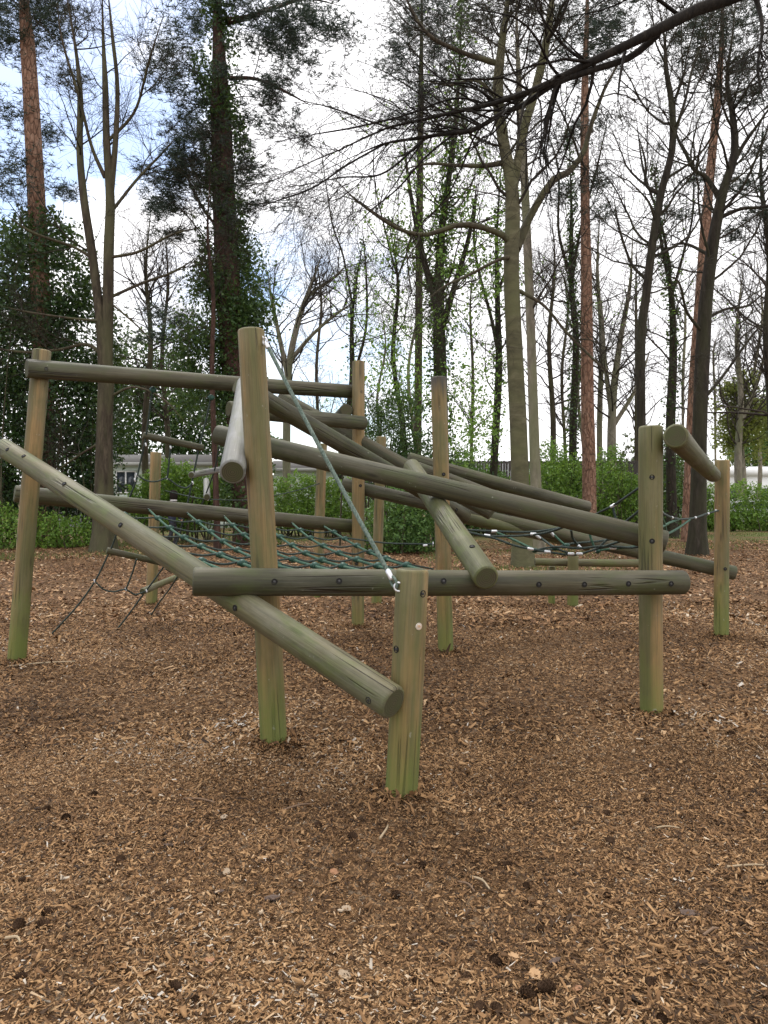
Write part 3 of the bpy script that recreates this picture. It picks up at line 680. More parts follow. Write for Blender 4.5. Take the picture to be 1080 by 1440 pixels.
def traced(pts, d, n=26, d2=None, wob=0):
    """photo-traced stem (px, py, width px) at distance d -> centre line and radii"""
    pts = np.array(pts, float); k = len(pts); ds = np.linspace(d, d if d2 is None else d2, k)
    c = np.stack([P(a[0], a[1], q) for a, q in zip(pts, ds)]); r = pts[:, 2] / 2 / F * ds
    if wob: c[1:-1, 1] += rng.normal(0, wob, k - 2)
    ro = np.maximum(catmull(np.stack([r, r, r], -1), n)[:, 0], .004)
    return catmull(c, n), np.maximum(ro * np.clip((1.02 - np.linspace(0, 1, n)) / .3, 0, 1) ** .8, .003)
def root_flare(c, r, d, k=1.5):
    c = c.copy(); c[0, 2] = min(c[0, 2], -.1); r = r.copy()
    z = c[:, 2]; r *= 1 + (k - 1) * np.exp(-np.clip(z, 0, None) / .35); return c, r
def stem_mesh(lst, sides=12):
    g = G()
    for c, r in lst: g.tubes(c, r, sides)
    return g
def stack(lst, n=16):
    Pp = []; Rr = []
    for c, r in lst:
        u = np.linspace(0, len(c) - 1, n).round().astype(int); Pp.append(c[u]); Rr.append(r[u])
    return np.array(Pp), np.array(Rr)
def tree(name, label, trunks, d, bark, limbs=(), lv=(), twig='bark_twig', group=None, flare=1.4, limb_lv=None, cat='tree', sides=12, leafer=None, limb_bark=None, lw=.8, tw=1.0):
    trunks = [[(x, y, w * (tw if y < 650 else 1)) for x, y, w in q] for q in trunks]; limbs = [[(x, y, w * lw) for x, y, w in q] for q in limbs]
    T_ = []
    for i, tr in enumerate(trunks):
        c, r = traced(tr, d, 34)
        if i == 0: c, r = root_flare(c, r, d, flare)
        T_.append((c, r))
    base = T_[0][0][0] * V3(1, 1, 0)
    root = empty(name, base, label, cat, group)
    kids(root, 'trunk', stem_mesh(T_, sides), M[bark], smooth=True)
    Lm = []
    for lm in limbs:
        c, r = traced(lm, d, 20, d + rng.uniform(-1.5, 1.5), .12); Lm.append((c, r))
    if Lm:
        for c, r in Lm:
            g = stem_mesh([(c, r)], 7); kids(root, 'limb', g, M[limb_bark or bark], smooth=True)
    src = stack(T_[:]) if not Lm else tuple(np.concatenate(z) for z in zip(stack(T_), stack(Lm)))
    g = G(); levels = [src]; cur = src
    for li, a in enumerate(lv):
        a = dict(a); frm = a.pop('frm', None)
        base_src = cur if frm is None else (tuple(np.concatenate(z) for z in zip(*[levels[k] for k in frm])) if all(levels[k][0].shape[1] == levels[frm[0]][0].shape[1] for k in frm) else levels[frm[0]])
        cur = spawn(*base_src, **a); levels.append(cur)
        g.tubes(*cur, sides=5 if li == 0 else 3)
    if g.n:
        o = kids(root, 'branches', g, M[twig], smooth=True); tag(o, kind='stuff')
    if leafer:
        for nm, mt, fn in leafer:
            g = G(); fn(g, levels)
            o = kids(root, nm, g, M[mt], var=True); tag(o, kind='stuff')
    return root, levels
def shell(c, r, n, thick, px_per=1.0, zlo=None, zhi=None, lump=.5):
    """points in a lumpy sleeve around a stem"""
    k = rng.integers(0, len(c) - 1, n); f = rng.random(n)[:, None]; p = c[k] * (1 - f) + c[k + 1] * f
    th = rng.random(n) * 2 * np.pi; z = p[:, 2]
    lm = 1 + lump * np.sin(z * 1.9 + th * 2) * np.sin(z * .83 + th + 1.2)
    rad = r[k] + thick * lm * rng.random(n) ** .7
    return p + np.stack([np.cos(th) * rad, np.sin(th) * rad, rng.normal(0, .08, n)], -1)
def pads(g, items, per=60, s=.2, w=.06):
    per = int(per * 1.9)
    for px, py, d, rx, rz in items:
        c = P(px, py, d); n = int(per * max(1, (rx * rz * 4)))
        p = rng.normal(size=(n, 3)) * V3(rx, rx, rz) * .5 + c
        tufts(g, p, s, 8, w)

BARE = [dict(n=60, Ln=(1.8, 5.2), ang=(35, 70), up=.05, wig=.16, tmin=.25, N=9, rf=.5, rmin=.008),
        dict(n=380, Ln=(.8, 2.4), ang=(30, 65), up=.04, wig=.2, tmin=.15, N=6, rmin=.006),
        dict(n=1500, Ln=(.35, 1.2), ang=(25, 65), up=.03, wig=.2, tmin=.1, N=4, rmin=.004)]
def bare(k=1.0, l=1.0, **o):
    r = []
    for i, a in enumerate(BARE):
        a = dict(a); a['n'] = int(a['n'] * k); a['Ln'] = (a['Ln'][0] * l, a['Ln'][1] * l)
        for kk, vv in o.items(): a[kk] = vv
        r.append(a)
    return r

# beech in the middle right
tree('beech_tree', 'tall grey green beech trunk with a long bare branch reaching left', [
    [(736, 798, 30), (732, 700, 26), (729, 600, 24.5), (723, 480, 23), (719, 380, 22), (721, 300, 21), (718, 250, 18), (708, 200, 16), (700, 130, 16), (706, 60, 15), (714, 0, 14), (720, -70, 12)],
    [(719, 285, 11), (735, 190, 12), (752, 130, 12), (768, 60, 11), (776, 0, 9), (782, -60, 8)]], 17.0, 'bark_beech',
    limbs=[[(722, 345, 15), (700, 328, 11), (650, 317, 10), (600, 326, 8), (560, 320, 7), (520, 298, 6), (490, 272, 4), (455, 232, 3)],
           [(726, 350, 18), (748, 300, 14), (775, 258, 13), (800, 240, 12), (822, 212, 10), (832, 175, 8), (850, 125, 6), (880, 70, 5), (902, 0, 4)],
           [(712, 228, 11), (680, 230, 8), (640, 232, 6), (600, 236, 5), (555, 242, 3)],
           [(722, 362, 8), (702, 366, 6), (660, 383, 5), (622, 404, 4), (590, 432, 3)],
           [(728, 408, 8), (765, 430, 5), (800, 468, 5), (850, 520, 4), (892, 548, 3)],
           [(702, 90, 11), (655, 73, 8), (605, 56, 7), (580, 20, 6), (560, -30, 4)],
           [(708, 150, 9), (670, 118, 6), (630, 118, 4), (580, 108, 3)]],
    lv=[dict(n=60, Ln=(1.2, 4.2), ang=(35, 75), up=.02, wig=.2, tmin=.45, N=9, rf=.45, rmin=.007),
        dict(n=420, Ln=(.7, 2.0), ang=(30, 70), up=.0, wig=.22, tmin=.15, N=7, rmin=.005),
        dict(n=3800, Ln=(.35, 1.2), ang=(25, 65), up=.0, wig=.22, tmin=.1, N=4, rmin=.004)], flare=1.25, sides=16, limb_bark='bark_brown', twig='bark_dark')
tree('beech_tree', 'slimmer pale grey trunk close behind the big beech', [
    [(757, 770, 18), (752, 640, 15), (747, 480, 13), (741, 330, 12), (735, 200, 11), (728, 80, 9), (725, -40, 7)]], 20.5, 'bark_grey', lv=bare(.6, .8, tmin=.35))
# right dark tree
tree('oak_tree', 'dark leaning oak trunk that forks high beside the right hand post', [
    [(980, 781, 25), (982, 700, 22), (984, 600, 22), (988, 500, 22), (993, 420, 20), (1003, 340, 18), (1012, 290, 16), (1019, 262, 14), (1033, 215, 12), (1030, 160, 10), (1022, 110, 9), (1030, 50, 7), (1036, -20, 5)]], 20.0, 'bark_dark',
    limbs=[[(1014, 282, 11), (995, 248, 8), (978, 238, 7), (964, 215, 6), (954, 182, 5), (950, 140, 4)], [(1008, 308, 9), (1045, 292, 6), (1085, 285, 5), (1130, 270, 4)], [(1024, 245, 9), (1045, 205, 7), (1065, 175, 5), (1090, 140, 4)],
           [(990, 450, 8), (1020, 435, 5), (1055, 428, 4), (1085, 400, 3)], [(990, 470, 7), (965, 440, 5), (950, 400, 4), (930, 385, 3)], [(986, 565, 7), (1020, 528, 5), (1060, 470, 4), (1085, 445, 3)], [(1000, 360, 7), (970, 340, 5), (940, 345, 4)]],
    lv=bare(1.4, .8, tmin=.35), twig='bark_dark', tw=.9)
tree('ash_tree', 'thin sinuous dark trunk rising just left of the front right post', [
    [(906, 793, 16), (905, 700, 14), (902, 600, 14), (901, 480, 15), (908, 420, 14), (918, 340, 13), (930, 270, 12), (945, 212, 11), (945, 150, 10), (937, 100, 10), (934, 50, 8), (922, -10, 6)]], 18.0, 'bark_dark',
    limbs=[[(912, 395, 7), (890, 370, 5), (870, 320, 4), (862, 270, 3)], [(944, 200, 7), (958, 150, 5), (975, 90, 4), (1000, 30, 3)], [(930, 275, 6), (908, 262, 5), (905, 230, 4), (895, 180, 3)]],
    lv=bare(1.1, .75, tmin=.35), twig='bark_dark', tw=.88)
# left twin stemmed tree
tree('twin_stemmed_tree', 'bare tree splitting into two stems behind the far left beams', [
    [(146, 777, 32), (146, 700, 27), (147, 600, 26), (149, 520, 26), (140, 440, 16), (130, 360, 15), (118, 280, 13), (112, 210, 11), (113, 140, 10), (108, 80, 8), (95, 0, 6), (85, -60, 5)],
    [(150, 545, 18), (152, 430, 18), (153, 350, 17), (155, 280, 15), (150, 200, 12), (148, 120, 10), (145, 50, 8), (143, -40, 6)],
    [(156, 275, 10), (163, 190, 9), (165, 120, 7), (158, 50, 6), (150, -30, 5)]], 21.5, 'bark_brown',
    limbs=[[(132, 365, 6), (100, 345, 5), (50, 330, 5), (5, 300, 4)], [(155, 362, 6), (195, 354, 5), (240, 330, 4), (285, 318, 3)], [(155, 418, 6), (200, 397, 5), (245, 384, 4), (280, 360, 3)],
           [(147, 500, 8), (120, 484, 6), (80, 490, 5), (30, 494, 5), (-25, 486, 4)], [(145, 452, 5), (100, 450, 4), (40, 440, 3), (0, 430, 2)], [(145, 620, 5), (110, 640, 4), (75, 665, 3)],
           [(150, 560, 5), (190, 545, 4), (230, 562, 3), (265, 600, 2)], [(148, 250, 8), (128, 205, 6), (112, 140, 5), (90, 60, 4), (80, 0, 3)], [(155, 300, 6), (190, 250, 5), (225, 215, 4), (250, 190, 3)], [(150, 200, 6), (185, 150, 5), (210, 90, 4), (230, 20, 3)],
           [(160, 430, 4), (190, 455, 3), (215, 480, 3)]],
    lv=[dict(n=90, Ln=(.8, 3.0), ang=(30, 65), up=.06, wig=.16, tmin=.3, N=8, rf=.5, rmin=.007), dict(n=420, Ln=(.6, 1.8), ang=(25, 60), up=.04, wig=.2, tmin=.1, N=7, rmin=.005), dict(n=3000, Ln=(.35, 1.0), ang=(25, 60), up=.02, wig=.2, tmin=.1, N=4, rmin=.0045)], tw=.84, twig='bark_dark')

# pines
def pine(label, tr, d, clumps, lv=None, seed=0, barkm='bark_pine', n2=16):
    def nd(g, levels):
        pads(g, clumps, 70, .22, .05)
        if len(levels) > 2: tufts(g, along(levels[2][0], 1500, .3, .12), .2, 7)
    return tree('pine_tree', label, [tr], d, barkm, lv=lv or [dict(n=n2, Ln=(1.5, 3.5), ang=(50, 95), up=.02, wig=.15, tmin=.7, N=8, rf=.35, rmin=.01), dict(n=90, Ln=(.5, 1.5), ang=(30, 65), up=.04, wig=.2, tmin=.3, N=6, rmin=.006)], leafer=[('needles', 'needle', nd)], flare=1.2, sides=14)
pine('red barked pine trunk standing clear between the beech and the right posts', [(829, 740, 20), (828, 640, 19), (826, 560, 18), (825, 420, 16), (823, 300, 13), (822, 200, 12), (823, 100, 10), (826, 0, 9), (828, -110, 8)], 27.0,
     [(800, 190, 27, .9, .35), (790, 270, 27, 1.0, .3), (845, 300, 27, .8, .3), (800, 60, 27, 1.6, .5), (850, 90, 27, 1.3, .4), (780, 10, 27, 1.8, .6), (860, 20, 27, 1.5, .5), (835, 170, 28, .9, .3), (840, 255, 27, .5, .4)])
pine('pale orange pine trunk half hidden behind the dark oak', [(968, 742, 18), (976, 560, 17), (985, 420, 15), (992, 320, 14), (1000, 230, 12), (1010, 130, 10), (1015, 50, 9), (1018, -90, 8)], 26.0,
     [(1050, 40, 26, 1.8, .6), (1000, 20, 26, 1.6, .5), (1060, 130, 26, 1.2, .5), (1045, 260, 26, .9, .4), (960, 80, 26, 1.0, .35), (955, 300, 27, .8, .3), (985, 250, 27, .7, .3), (1065, 300, 26, .8, .3), (1075, 210, 26, .8, .4), (1030, 330, 27, .5, .3)])
pine('tall reddish pine trunk rising out of ivy at the far left', [(66, 770, 29), (60, 500, 27), (52, 300, 24), (46, 180, 22), (40, 80, 20), (34, 0, 19), (28, -100, 18)], 25.0,
     [(15, 60, 25, 1.3, .5), (75, 40, 26, 1.2, .5), (10, 160, 25, 1.2, .5), (20, 230, 25, 1.3, .5), (70, 190, 26, .8, .3), (95, 110, 26, .7, .4), (0, 260, 24, 1.2, .5), (95, 270, 26, .6, .3), (-20, 20, 25, 1.6, .7), (60, 10, 25, 1.4, .5)])
# a pine far behind, only its needles crown the middle
pine('hazy pine crown showing behind the twigs at top centre', [(585, 745, 12), (588, 560, 11), (590, 300, 10), (592, 120, 8), (594, -60, 6)], 36.0,
     [(600, 40, 36, 2.0, .9), (560, 90, 36, 1.6, .8), (640, 90, 36, 1.8, .8), (600, 140, 36, 1.5, .7), (560, 170, 36, 1.2, .5), (645, 170, 36, 1.4, .5), (590, 215, 36, .9, .4), (620, 0, 36, 2.4, .9), (675, 30, 36, 1.5, .6), (680, 120, 36, 1.0, .6)], barkm='bark_brown')

# ivy clad conifer left of centre
def ivy3(g, levels):
    c, r = tr3
    z0, z1 = 0.5, 18.5
    p = shell(c, r, 34000, .46, lump=.8); kp = rng.random(len(p)) < np.clip(1.25 - p[:, 2] / 24, .55, 1) * (.55 + .45 * np.sin(p[:, 2] * 2.1 + p[:, 0] * 3)); leaves(g, p[kp], .105, .7)
    for px, py, w, n in ((330, 440, 1.3, 2600), (300, 480, 1.2, 1800), (355, 440, .75, 1600), (290, 400, .65, 1000), (270, 480, .8, 1300), (345, 380, .8, 1300), (262, 520, .7, 900), (330, 350, .8, 1200), (270, 560, .9, 1200), (310, 560, .9, 1300)):
        q = rng.normal(size=(n, 3)) * V3(w, w, w * .9) * .5 + P(px, py, 24 + rng.uniform(-.4, .4)); leaves(g, q, .095, .7)
def needle3(g, levels):
    pads(g, [(250, 60, 24, 1.1, .5), (240, 120, 24, 1.0, .5), (375, 60, 24, .9, .4), (260, 190, 24, 1.0, .4), (365, 170, 24, .9, .4), (225, 90, 24, .7, .4), (385, 120, 24, .7, .4), (270, 240, 24, .9, .4), (350, 240, 24, .7, .3), (445, 30, 23, 1.1, .5), (475, 45, 23, .8, .5), (275, 20, 24, 1.2, .4), (240, 455, 24, .9, .25), (215, 475, 24, .8, .2), (232, 290, 24, .6, .25), (245, 330, 24, .6, .2), (420, 15, 23, .9, .4), (350, 20, 24, 1.1, .5), (225, 440, 25, .9, .2)], 60, .22, .05)
    tufts(g, along(levels[2][0], 5500, .2, .1), .2, 7)
tp3 = [(350, 762, 40), (338, 600, 38), (326, 480, 36), (318, 350, 34), (312, 200, 30), (308, 80, 28), (304, -80, 26)]
tr3 = root_flare(*traced(tp3, 24.0, 34), 24.0, 1.2)
tree('ivy_clad_conifer', 'huge conifer trunk wrapped in dark ivy behind the tall centre post', [tp3], 24.0, 'bark_plated',
     limbs=[[(318, 30, 14), (345, 25, 10), (380, 12, 8), (430, 2, 6), (480, 8, 4)], [(322, 110, 8), (360, 112, 6), (400, 132, 5), (440, 150, 3)], [(316, 330, 6), (290, 300, 5), (265, 250, 4), (250, 190, 3)]],
     lv=[dict(n=60, Ln=(1.5, 3.4), ang=(60, 100), up=-.03, wig=.14, tmin=.3, N=8, rf=.3, rmin=.009), dict(n=420, Ln=(.5, 1.5), ang=(30, 70), up=-.03, wig=.2, tmin=.2, N=6, rmin=.005), dict(n=1500, Ln=(.25, .7), ang=(30, 70), up=0, wig=.2, tmin=.2, N=4, rmin=.0035)],
     twig='bark_dark', leafer=[('ivy', 'ivy', ivy3), ('needles', 'needle', needle3)], sides=16, flare=1.2)
tree('slender_tree', 'slender reddish brown stem in front of the ivy clad conifer', [[(306, 760, 9), (302, 640, 8), (298, 520, 7), (300, 420, 6), (292, 330, 5), (296, 240, 4)]], 22.5, 'bark_plated', lv=bare(.35, .5, tmin=.4))

# evergreen (holly and ivy) mass at the far left
def bush_points(blobs, n, hollow=.55):
    bl = np.array(blobs, float); vol = bl[:, 3] * bl[:, 4] * bl[:, 5]; w = vol ** (2 / 3); k = rng.choice(len(bl), n, p=w / w.sum())
    d = norm(rng.normal(size=(n, 3))); rad = (hollow + (1 - hollow) * rng.random(n) ** .6)
    rad *= 1 + .16 * np.sin(d[:, 0] * 7 + k * 2.1) * np.sin(d[:, 2] * 6 + k) + .10 * np.sin(d[:, 0] * 17 + d[:, 2] * 13 + k * 3)
    p = bl[k, :3] + d * bl[k, 3:6] * rad[:, None]; return p[p[:, 2] > .03]
def bush(name, label, blobs, n, s, mat, cat='shrub', group=None, stems=14, hollow=.5, bark='bark_brown', asp=.5):
    bl = np.array(blobs, float); base = V3(bl[:, 0].mean(), bl[:, 1].mean(), 0)
    root = empty(name, base, label, cat, group)
    g = G(); leaves(g, bush_points(blobs, n, hollow), s, asp); o = kids(root, 'foliage', g, M[mat], var=True); tag(o, kind='stuff')
    # woody stems fan up from the ground into the leaf masses
    g = G(); tgt = bush_points(blobs, stems * 3, .3); tgt = tgt[:stems * 3]
    st = []; 
    for q in tgt:
        b = V3(q[0] + rng.normal(0, .25), q[1] + rng.normal(0, .2), -.05); m_ = (b + q) / 2 + rng.normal(0, .12, 3) * V3(1, 1, .2)
        st.append(catmull([b, m_, q], 6))
    st = np.array(st); g.tubes(st, np.linspace(.03, .008, 6)[None].repeat(len(st), 0) * (1 + .3 * rng.random((len(st), 1))), 4)
    tag(kids(root, 'stems', g, M[bark], smooth=True), kind='stuff')
    return root
def blob(px, py, d, rx, rz, ry=None):
    return (*P(px, py, d), rx, ry or rx * .8, rz)
bush('ivy_tree', 'big dark evergreen mass of ivy around the far left pine', [blob(60, 400, 25, 1.9, 2.2), blob(60, 340, 25, 1.2, 1.2), blob(20, 480, 25, 1.9, 2.2), blob(110, 480, 25.4, 1.6, 2.3), blob(0, 400, 25.5, 1.8, 2.3), blob(80, 560, 25, 2.0, 2.0), blob(10, 600, 25, 2.0, 2.0), blob(60, 660, 25, 2.2, 1.9), blob(-50, 520, 25.5, 2, 3), blob(140, 570, 26, 1.2, 2.4), blob(-60, 680, 25, 2, 1.6), blob(120, 690, 25.5, 1.2, 1.3)], 62000, .125, 'holly', 'tree', stems=20, asp=.6)
bush('evergreen_tree', 'dark green evergreen rising behind the pale green chalet', [blob(215, 610, 47, 2.6, 2.6), blob(170, 590, 47, 2.6, 3.4), blob(270, 600, 47, 2.2, 2.8), blob(240, 550, 47, 2.4, 2.6), blob(195, 520, 47, 2.0, 2.6), blob(300, 620, 47, 2.0, 2.2), blob(145, 640, 47, 2.2, 2.4), blob(350, 630, 48, 2.0, 2.0)], 19000, .24, 'ivy', 'tree', stems=3)
bush('undergrowth_shrub', 'low leafy shrubs at the foot of the far left ivy', [blob(10, 745, 23, 1.2, .8), blob(60, 750, 23, 1.0, .7), blob(100, 752, 23.3, .8, .65), blob(-40, 735, 23, 1.2, 1.0), blob(125, 755, 24, .6, .5)], 9000, .085, 'laurel', stems=10)
bush('laurel_bush', 'rounded bright green laurel behind the slim back left post', [blob(238, 684, 26, 1.0, .95), blob(205, 708, 26, .75, .7), blob(275, 692, 26, 1.0, .9), blob(308, 702, 26.3, .7, .7), blob(245, 725, 26, 1.3, .6)], 19000, .10, 'laurel', stems=10)
bush('laurel_hedge', 'clipped bright green hedge behind the centre post in front of the chalet', [blob(390, 705, 30, .9, .95), blob(420, 700, 30, .9, 1.0), blob(450, 703, 30, .9, .95), blob(480, 706, 30, .9, .9), blob(505, 712, 30, .7, .8), blob(435, 725, 30, 1.8, .6)], 17000, .10, 'laurel', stems=16, hollow=.75, cat='hedge')
bush('evergreen_bush', 'dark leafy bush low behind the centre posts', [blob(560, 735, 21, 1.0, 1.0), blob(585, 715, 21.5, .9, .95), blob(540, 755, 21, .7, .6), blob(600, 755, 21, .7, .6), blob(575, 690, 22, .8, .8)], 12000, .085, 'shrub', stems=12)
bush('holly_bush', 'loose taller bush with glossy leaves between the slim back posts', [blob(545, 625, 24, 1.0, 1.2), blob(580, 650, 24, 1.0, 1.1), blob(530, 670, 24, .9, 1.2), blob(600, 690, 24, .9, 1.2), blob(520, 590, 24.5, .7, .8), blob(560, 575, 24.5, .8, .8)], 12000, .09, 'ivy', stems=16, hollow=.35)
for k, (lab, bl, n) in enumerate((
    ('spreading green rhododendron just left of the beech trunk', [blob(655, 690, 31, 1.2, 1.3), blob(690, 700, 31, 1.0, 1.1), blob(640, 720, 31, 1.1, .8), blob(670, 735, 31, 1.4, .5), blob(648, 660, 31.5, .9, 1.1), blob(690, 682, 31.5, 1.0, .8)], 12500),
    ('green rhododendron between the beech and the red pine', [blob(765, 690, 30, 1.2, 1.2), blob(795, 680, 30.5, 1.1, 1.3), blob(785, 720, 30, 1.5, .8), blob(755, 720, 30, .9, .7), blob(772, 650, 31, .8, 1.0), blob(800, 672, 31, .8, .8)], 13000),
    ('yellow green rhododendron to the right of the red pine', [blob(855, 690, 31, 1.2, 1.25), blob(880, 705, 31, 1.0, 1.1), blob(850, 725, 31, 1.3, .7), blob(858, 656, 31.5, .7, .9), blob(884, 684, 31.5, .7, .6)], 11000),
    ('green shrub behind the thin sinuous trunk and the front right post', [blob(930, 690, 32, 1.1, 1.5), blob(955, 705, 32, .9, 1.1), blob(925, 730, 32, 1.2, .7), blob(940, 640, 32, .8, 1.3)], 12000))):
    bush('rhododendron', lab, bl, n, .105, ('shrub', 'laurel', 'laurel', 'shrub')[k], stems=22, hollow=.4)
bush('hedge', 'long green hedge at the right edge with white cars behind it', [blob(975 + 22 * i, 708 + (i % 3) * 3, 35, .75, 1.1, .5) for i in range(9)] + [blob(985 + 30 * i, 732, 34.7, .9, .5, .5) for i in range(6)], 20000, .105, 'laurel', 'hedge', stems=30, hollow=.7)

# ivy and fresh leaf trees behind the centre
def centre_leaf(n, s, mat_blobs):
    def fn(g, levels):
        src = levels[-1][0]; p = along(src, n, .1, .10); p = p[rng.random(len(p)) < np.clip((15.5 - p[:, 2]) / 8, .06, 1)]; leaves(g, p, s, .7)
        for px, py, d, r, m_ in mat_blobs:
            leaves(g, rng.normal(size=(m_, 3)) * r * .5 + P(px, py, d), s, .7)
    return fn
tp5 = [(622, 745, 23), (621, 620, 20), (619, 520, 19), (617, 430, 16), (620, 340, 11), (630, 260, 8), (640, 180, 8), (646, 90, 6), (650, 0, 4)]
t5c = traced(tp5, 26.0, 34)
tree('ivy_clad_oak', 'ivy hung tree with fresh green leaves behind the blackened post', [tp5, [(618, 440, 11), (600, 380, 9), (586, 320, 7), (574, 250, 5), (565, 170, 4)], [(619, 470, 10), (640, 400, 8), (660, 330, 6), (672, 250, 4)]], 26.0, 'bark_dark',
     lv=[dict(n=80, Ln=(1.2, 3.6), ang=(35, 75), up=.04, wig=.2, tmin=.25, N=8, rf=.5, rmin=.008), dict(n=420, Ln=(.6, 1.8), ang=(30, 65), up=.02, wig=.22, tmin=.15, N=6, rmin=.005), dict(n=1500, Ln=(.3, .8), ang=(30, 65), up=0, wig=.2, tmin=.1, N=4, rmin=.004)],
     leafer=[('leaves', 'spring', centre_leaf(13000, .10, [(560, 470, 26, 1.3, 500), (590, 560, 26, 1.4, 900), (660, 540, 26, 1.3, 700), (650, 620, 26, 1.2, 900), (690, 400, 26, 1.0, 250), (520, 420, 26, 1.2, 260), (650, 440, 26, 1.1, 300), (540, 520, 26, 1.2, 500), (680, 600, 27, 1.0, 500)])), ('ivy', 'ivy', lambda g, l: leaves(g, shell(*t5c, 3600, .28), .10, .8))])
def ivied(label, tr, d, n_ivy, n_leaf, thick=.18, l=.7, k=.7, s=.10, mat='ivy'):
    tr = [(x + (rng.normal(0, 3.5) if 0 < i < len(tr) - 1 else 0), y, w) for i, (x, y, w) in enumerate(tr)]
    tr = [(x, y, w * .78) for x, y, w in tr]; ex = []
    for sgn in (-1, 1):
        k_ = rng.integers(2, 4); x, y, w = tr[k_]; y -= rng.uniform(0, 40); ex.append([(x, y + 12, w * .62), (x + sgn * rng.uniform(10, 22), y - rng.uniform(40, 65), w * .48), (x + sgn * rng.uniform(18, 40), y - rng.uniform(110, 160), w * .36), (x + sgn * rng.uniform(14, 60), y - rng.uniform(190, 280), w * .2)])
    c = traced(tr, d, 24)
    lf = [('ivy', mat, lambda g, lv_: leaves(g, shell(*c, n_ivy, thick), s, .8))]
    if n_leaf: lf.append(('leaves', 'spring', lambda g, lv_: (lambda p: leaves(g, p[rng.random(len(p)) < np.clip((15 - p[:, 2]) / 8, .06, 1)], s * .9, .7))(along(lv_[-1][0], n_leaf, .1, .1))))
    return tree('ivy_clad_tree', label, [tr] + ex, d, 'bark_dark', lv=bare(k, l, tmin=.3), leafer=lf)
ivied('dark ivy trunk between the blackened post and the beech', [(690, 740, 15), (694, 640, 14), (697, 520, 13), (704, 430, 10), (700, 330, 7), (706, 220, 5)], 29, 1100, 700)
ivied('ivy sleeved trunk just left of the red pine', [(806, 735, 15), (806, 600, 14), (806, 480, 12), (803, 400, 10), (806, 300, 7), (800, 180, 5)], 31, 2400, 500)
ivied('greenish forked trunk seen above the front right post', [(945, 742, 18), (946, 600, 17), (947, 500, 14), (938, 410, 10), (928, 330, 7), (920, 230, 5)], 29, 1500, 900)
ivied('leaning ivy trunk behind the centre left hedge', [(470, 738, 12), (478, 640, 11), (492, 540, 10), (500, 440, 7), (512, 330, 5)], 33, 900, 900)
ivied('leafy thin stem left of the ivy hung tree', [(572, 742, 11), (566, 620, 10), (560, 500, 8), (556, 400, 6), (545, 300, 4)], 28, 500, 1500)

# bare wood behind: separate trees sharing a few shapes
protos = []
def wood_tree(label, tr, d, bark, k=1.0, l=1.0, extra=(), **o):
    return tree('bare_tree', label, [tr] + list(extra), d, bark, lv=bare(k, l, **o))
wood_tree('round crowned bare tree seen in the gap right of the ivy clad conifer', [(404, 735, 12), (403, 620, 11), (406, 520, 10), (420, 450, 8), (438, 400, 6), (455, 350, 4)], 38, 'bark_grey', 1.6, .85,
          [[(405, 530, 8), (392, 470, 6), (382, 420, 4), (376, 380, 3)], [(410, 505, 7), (440, 470, 5), (475, 440, 4), (500, 425, 3)], [(415, 470, 6), (432, 420, 5), (470, 390, 4), (490, 370, 3)]], tmin=.3)
wood_tree('pale forked bare tree between the red pine and the thin sinuous trunk', [(862, 735, 14), (860, 640, 13), (862, 560, 11), (872, 480, 8), (886, 400, 6), (890, 320, 4)], 36, 'bark_grey', 1.0, .8, [[(861, 590, 8), (850, 500, 6), (846, 420, 4)], [(862, 600, 7), (895, 545, 5), (915, 490, 4)]], tmin=.3)
wood_tree('thin grey bare tree close right of the red pine', [(845, 738, 9), (843, 600, 8), (846, 480, 7), (840, 380, 5), (845, 280, 3)], 37, 'bark_grey', .8, .8, tmin=.3)
wood_tree('bare tree with steep branches behind the right end post', [(1040, 742, 11), (1038, 640, 10), (1042, 560, 8), (1036, 470, 6), (1046, 370, 4)], 39, 'bark_grey', 1.2, .9, [[(1040, 600, 6), (1064, 540, 5), (1080, 480, 4)]], tmin=.25)
wood_tree('bare tree at the right edge leaning out of the picture', [(1090, 760, 14), (1086, 600, 12), (1078, 470, 10), (1082, 360, 8), (1070, 250, 6), (1075, 150, 4)], 27, 'bark_dark', 1.2, .8, tmin=.2)
wood_tree('slim bare tree among the shrubs left of the red pine', [(775, 738, 9), (778, 600, 8), (772, 480, 6), (780, 380, 4), (776, 300, 3)], 36, 'bark_brown', .8, .8, tmin=.3)
wood_tree('thin bare tree behind the rope ladder', [(206, 745, 10), (204, 600, 9), (212, 480, 7), (205, 380, 5), (214, 280, 3)], 33, 'bark_brown', .9, .8, tmin=.3)
wood_tree('thin bare tree in the sky gap between the twin stems and the conifer', [(232, 740, 9), (236, 620, 8), (228, 500, 6), (236, 400, 4), (230, 300, 3)], 35, 'bark_brown', .8, .8, tmin=.3)
src = []
for k in range(3):
    h = 700 - 330 - 60 * k; x0 = 640
    src.append(tree('bare_tree', 'bare grey tree in the thin wood behind the shrubs', [[(x0, 733, 7 - k), (x0 + 5, 640, 6 - k), (x0 - 6 + 6 * k, 520, 4.5), (x0 + 9, 420, 3.5), (x0 - 4, 320 + 30 * k, 2.5)]], 46, ('bark_grey', 'bark_brown', 'bark_grey')[k], lv=bare(.8, .85, tmin=.3), group='bare trees in the thin wood')[0])
for k, (px, d) in enumerate(((535, 50), (665, 48), (752, 52), (818, 50), (895, 48), (1010, 52), (1065, 50), (445, 54), (270, 50))):
    s = src[k % 3]; r = s.copy(); C.objects.link(r); b = P(px, 700, d); r.location = (b[0], b[1], 0); r.rotation_euler = (0, 0, k * 1.9); sc = .85 + .3 * ((k * 7) % 5) / 4; r.scale = (sc, sc, sc)
    for ch in s.children:
        c_ = ch.copy(); C.objects.link(c_); c_.parent = r
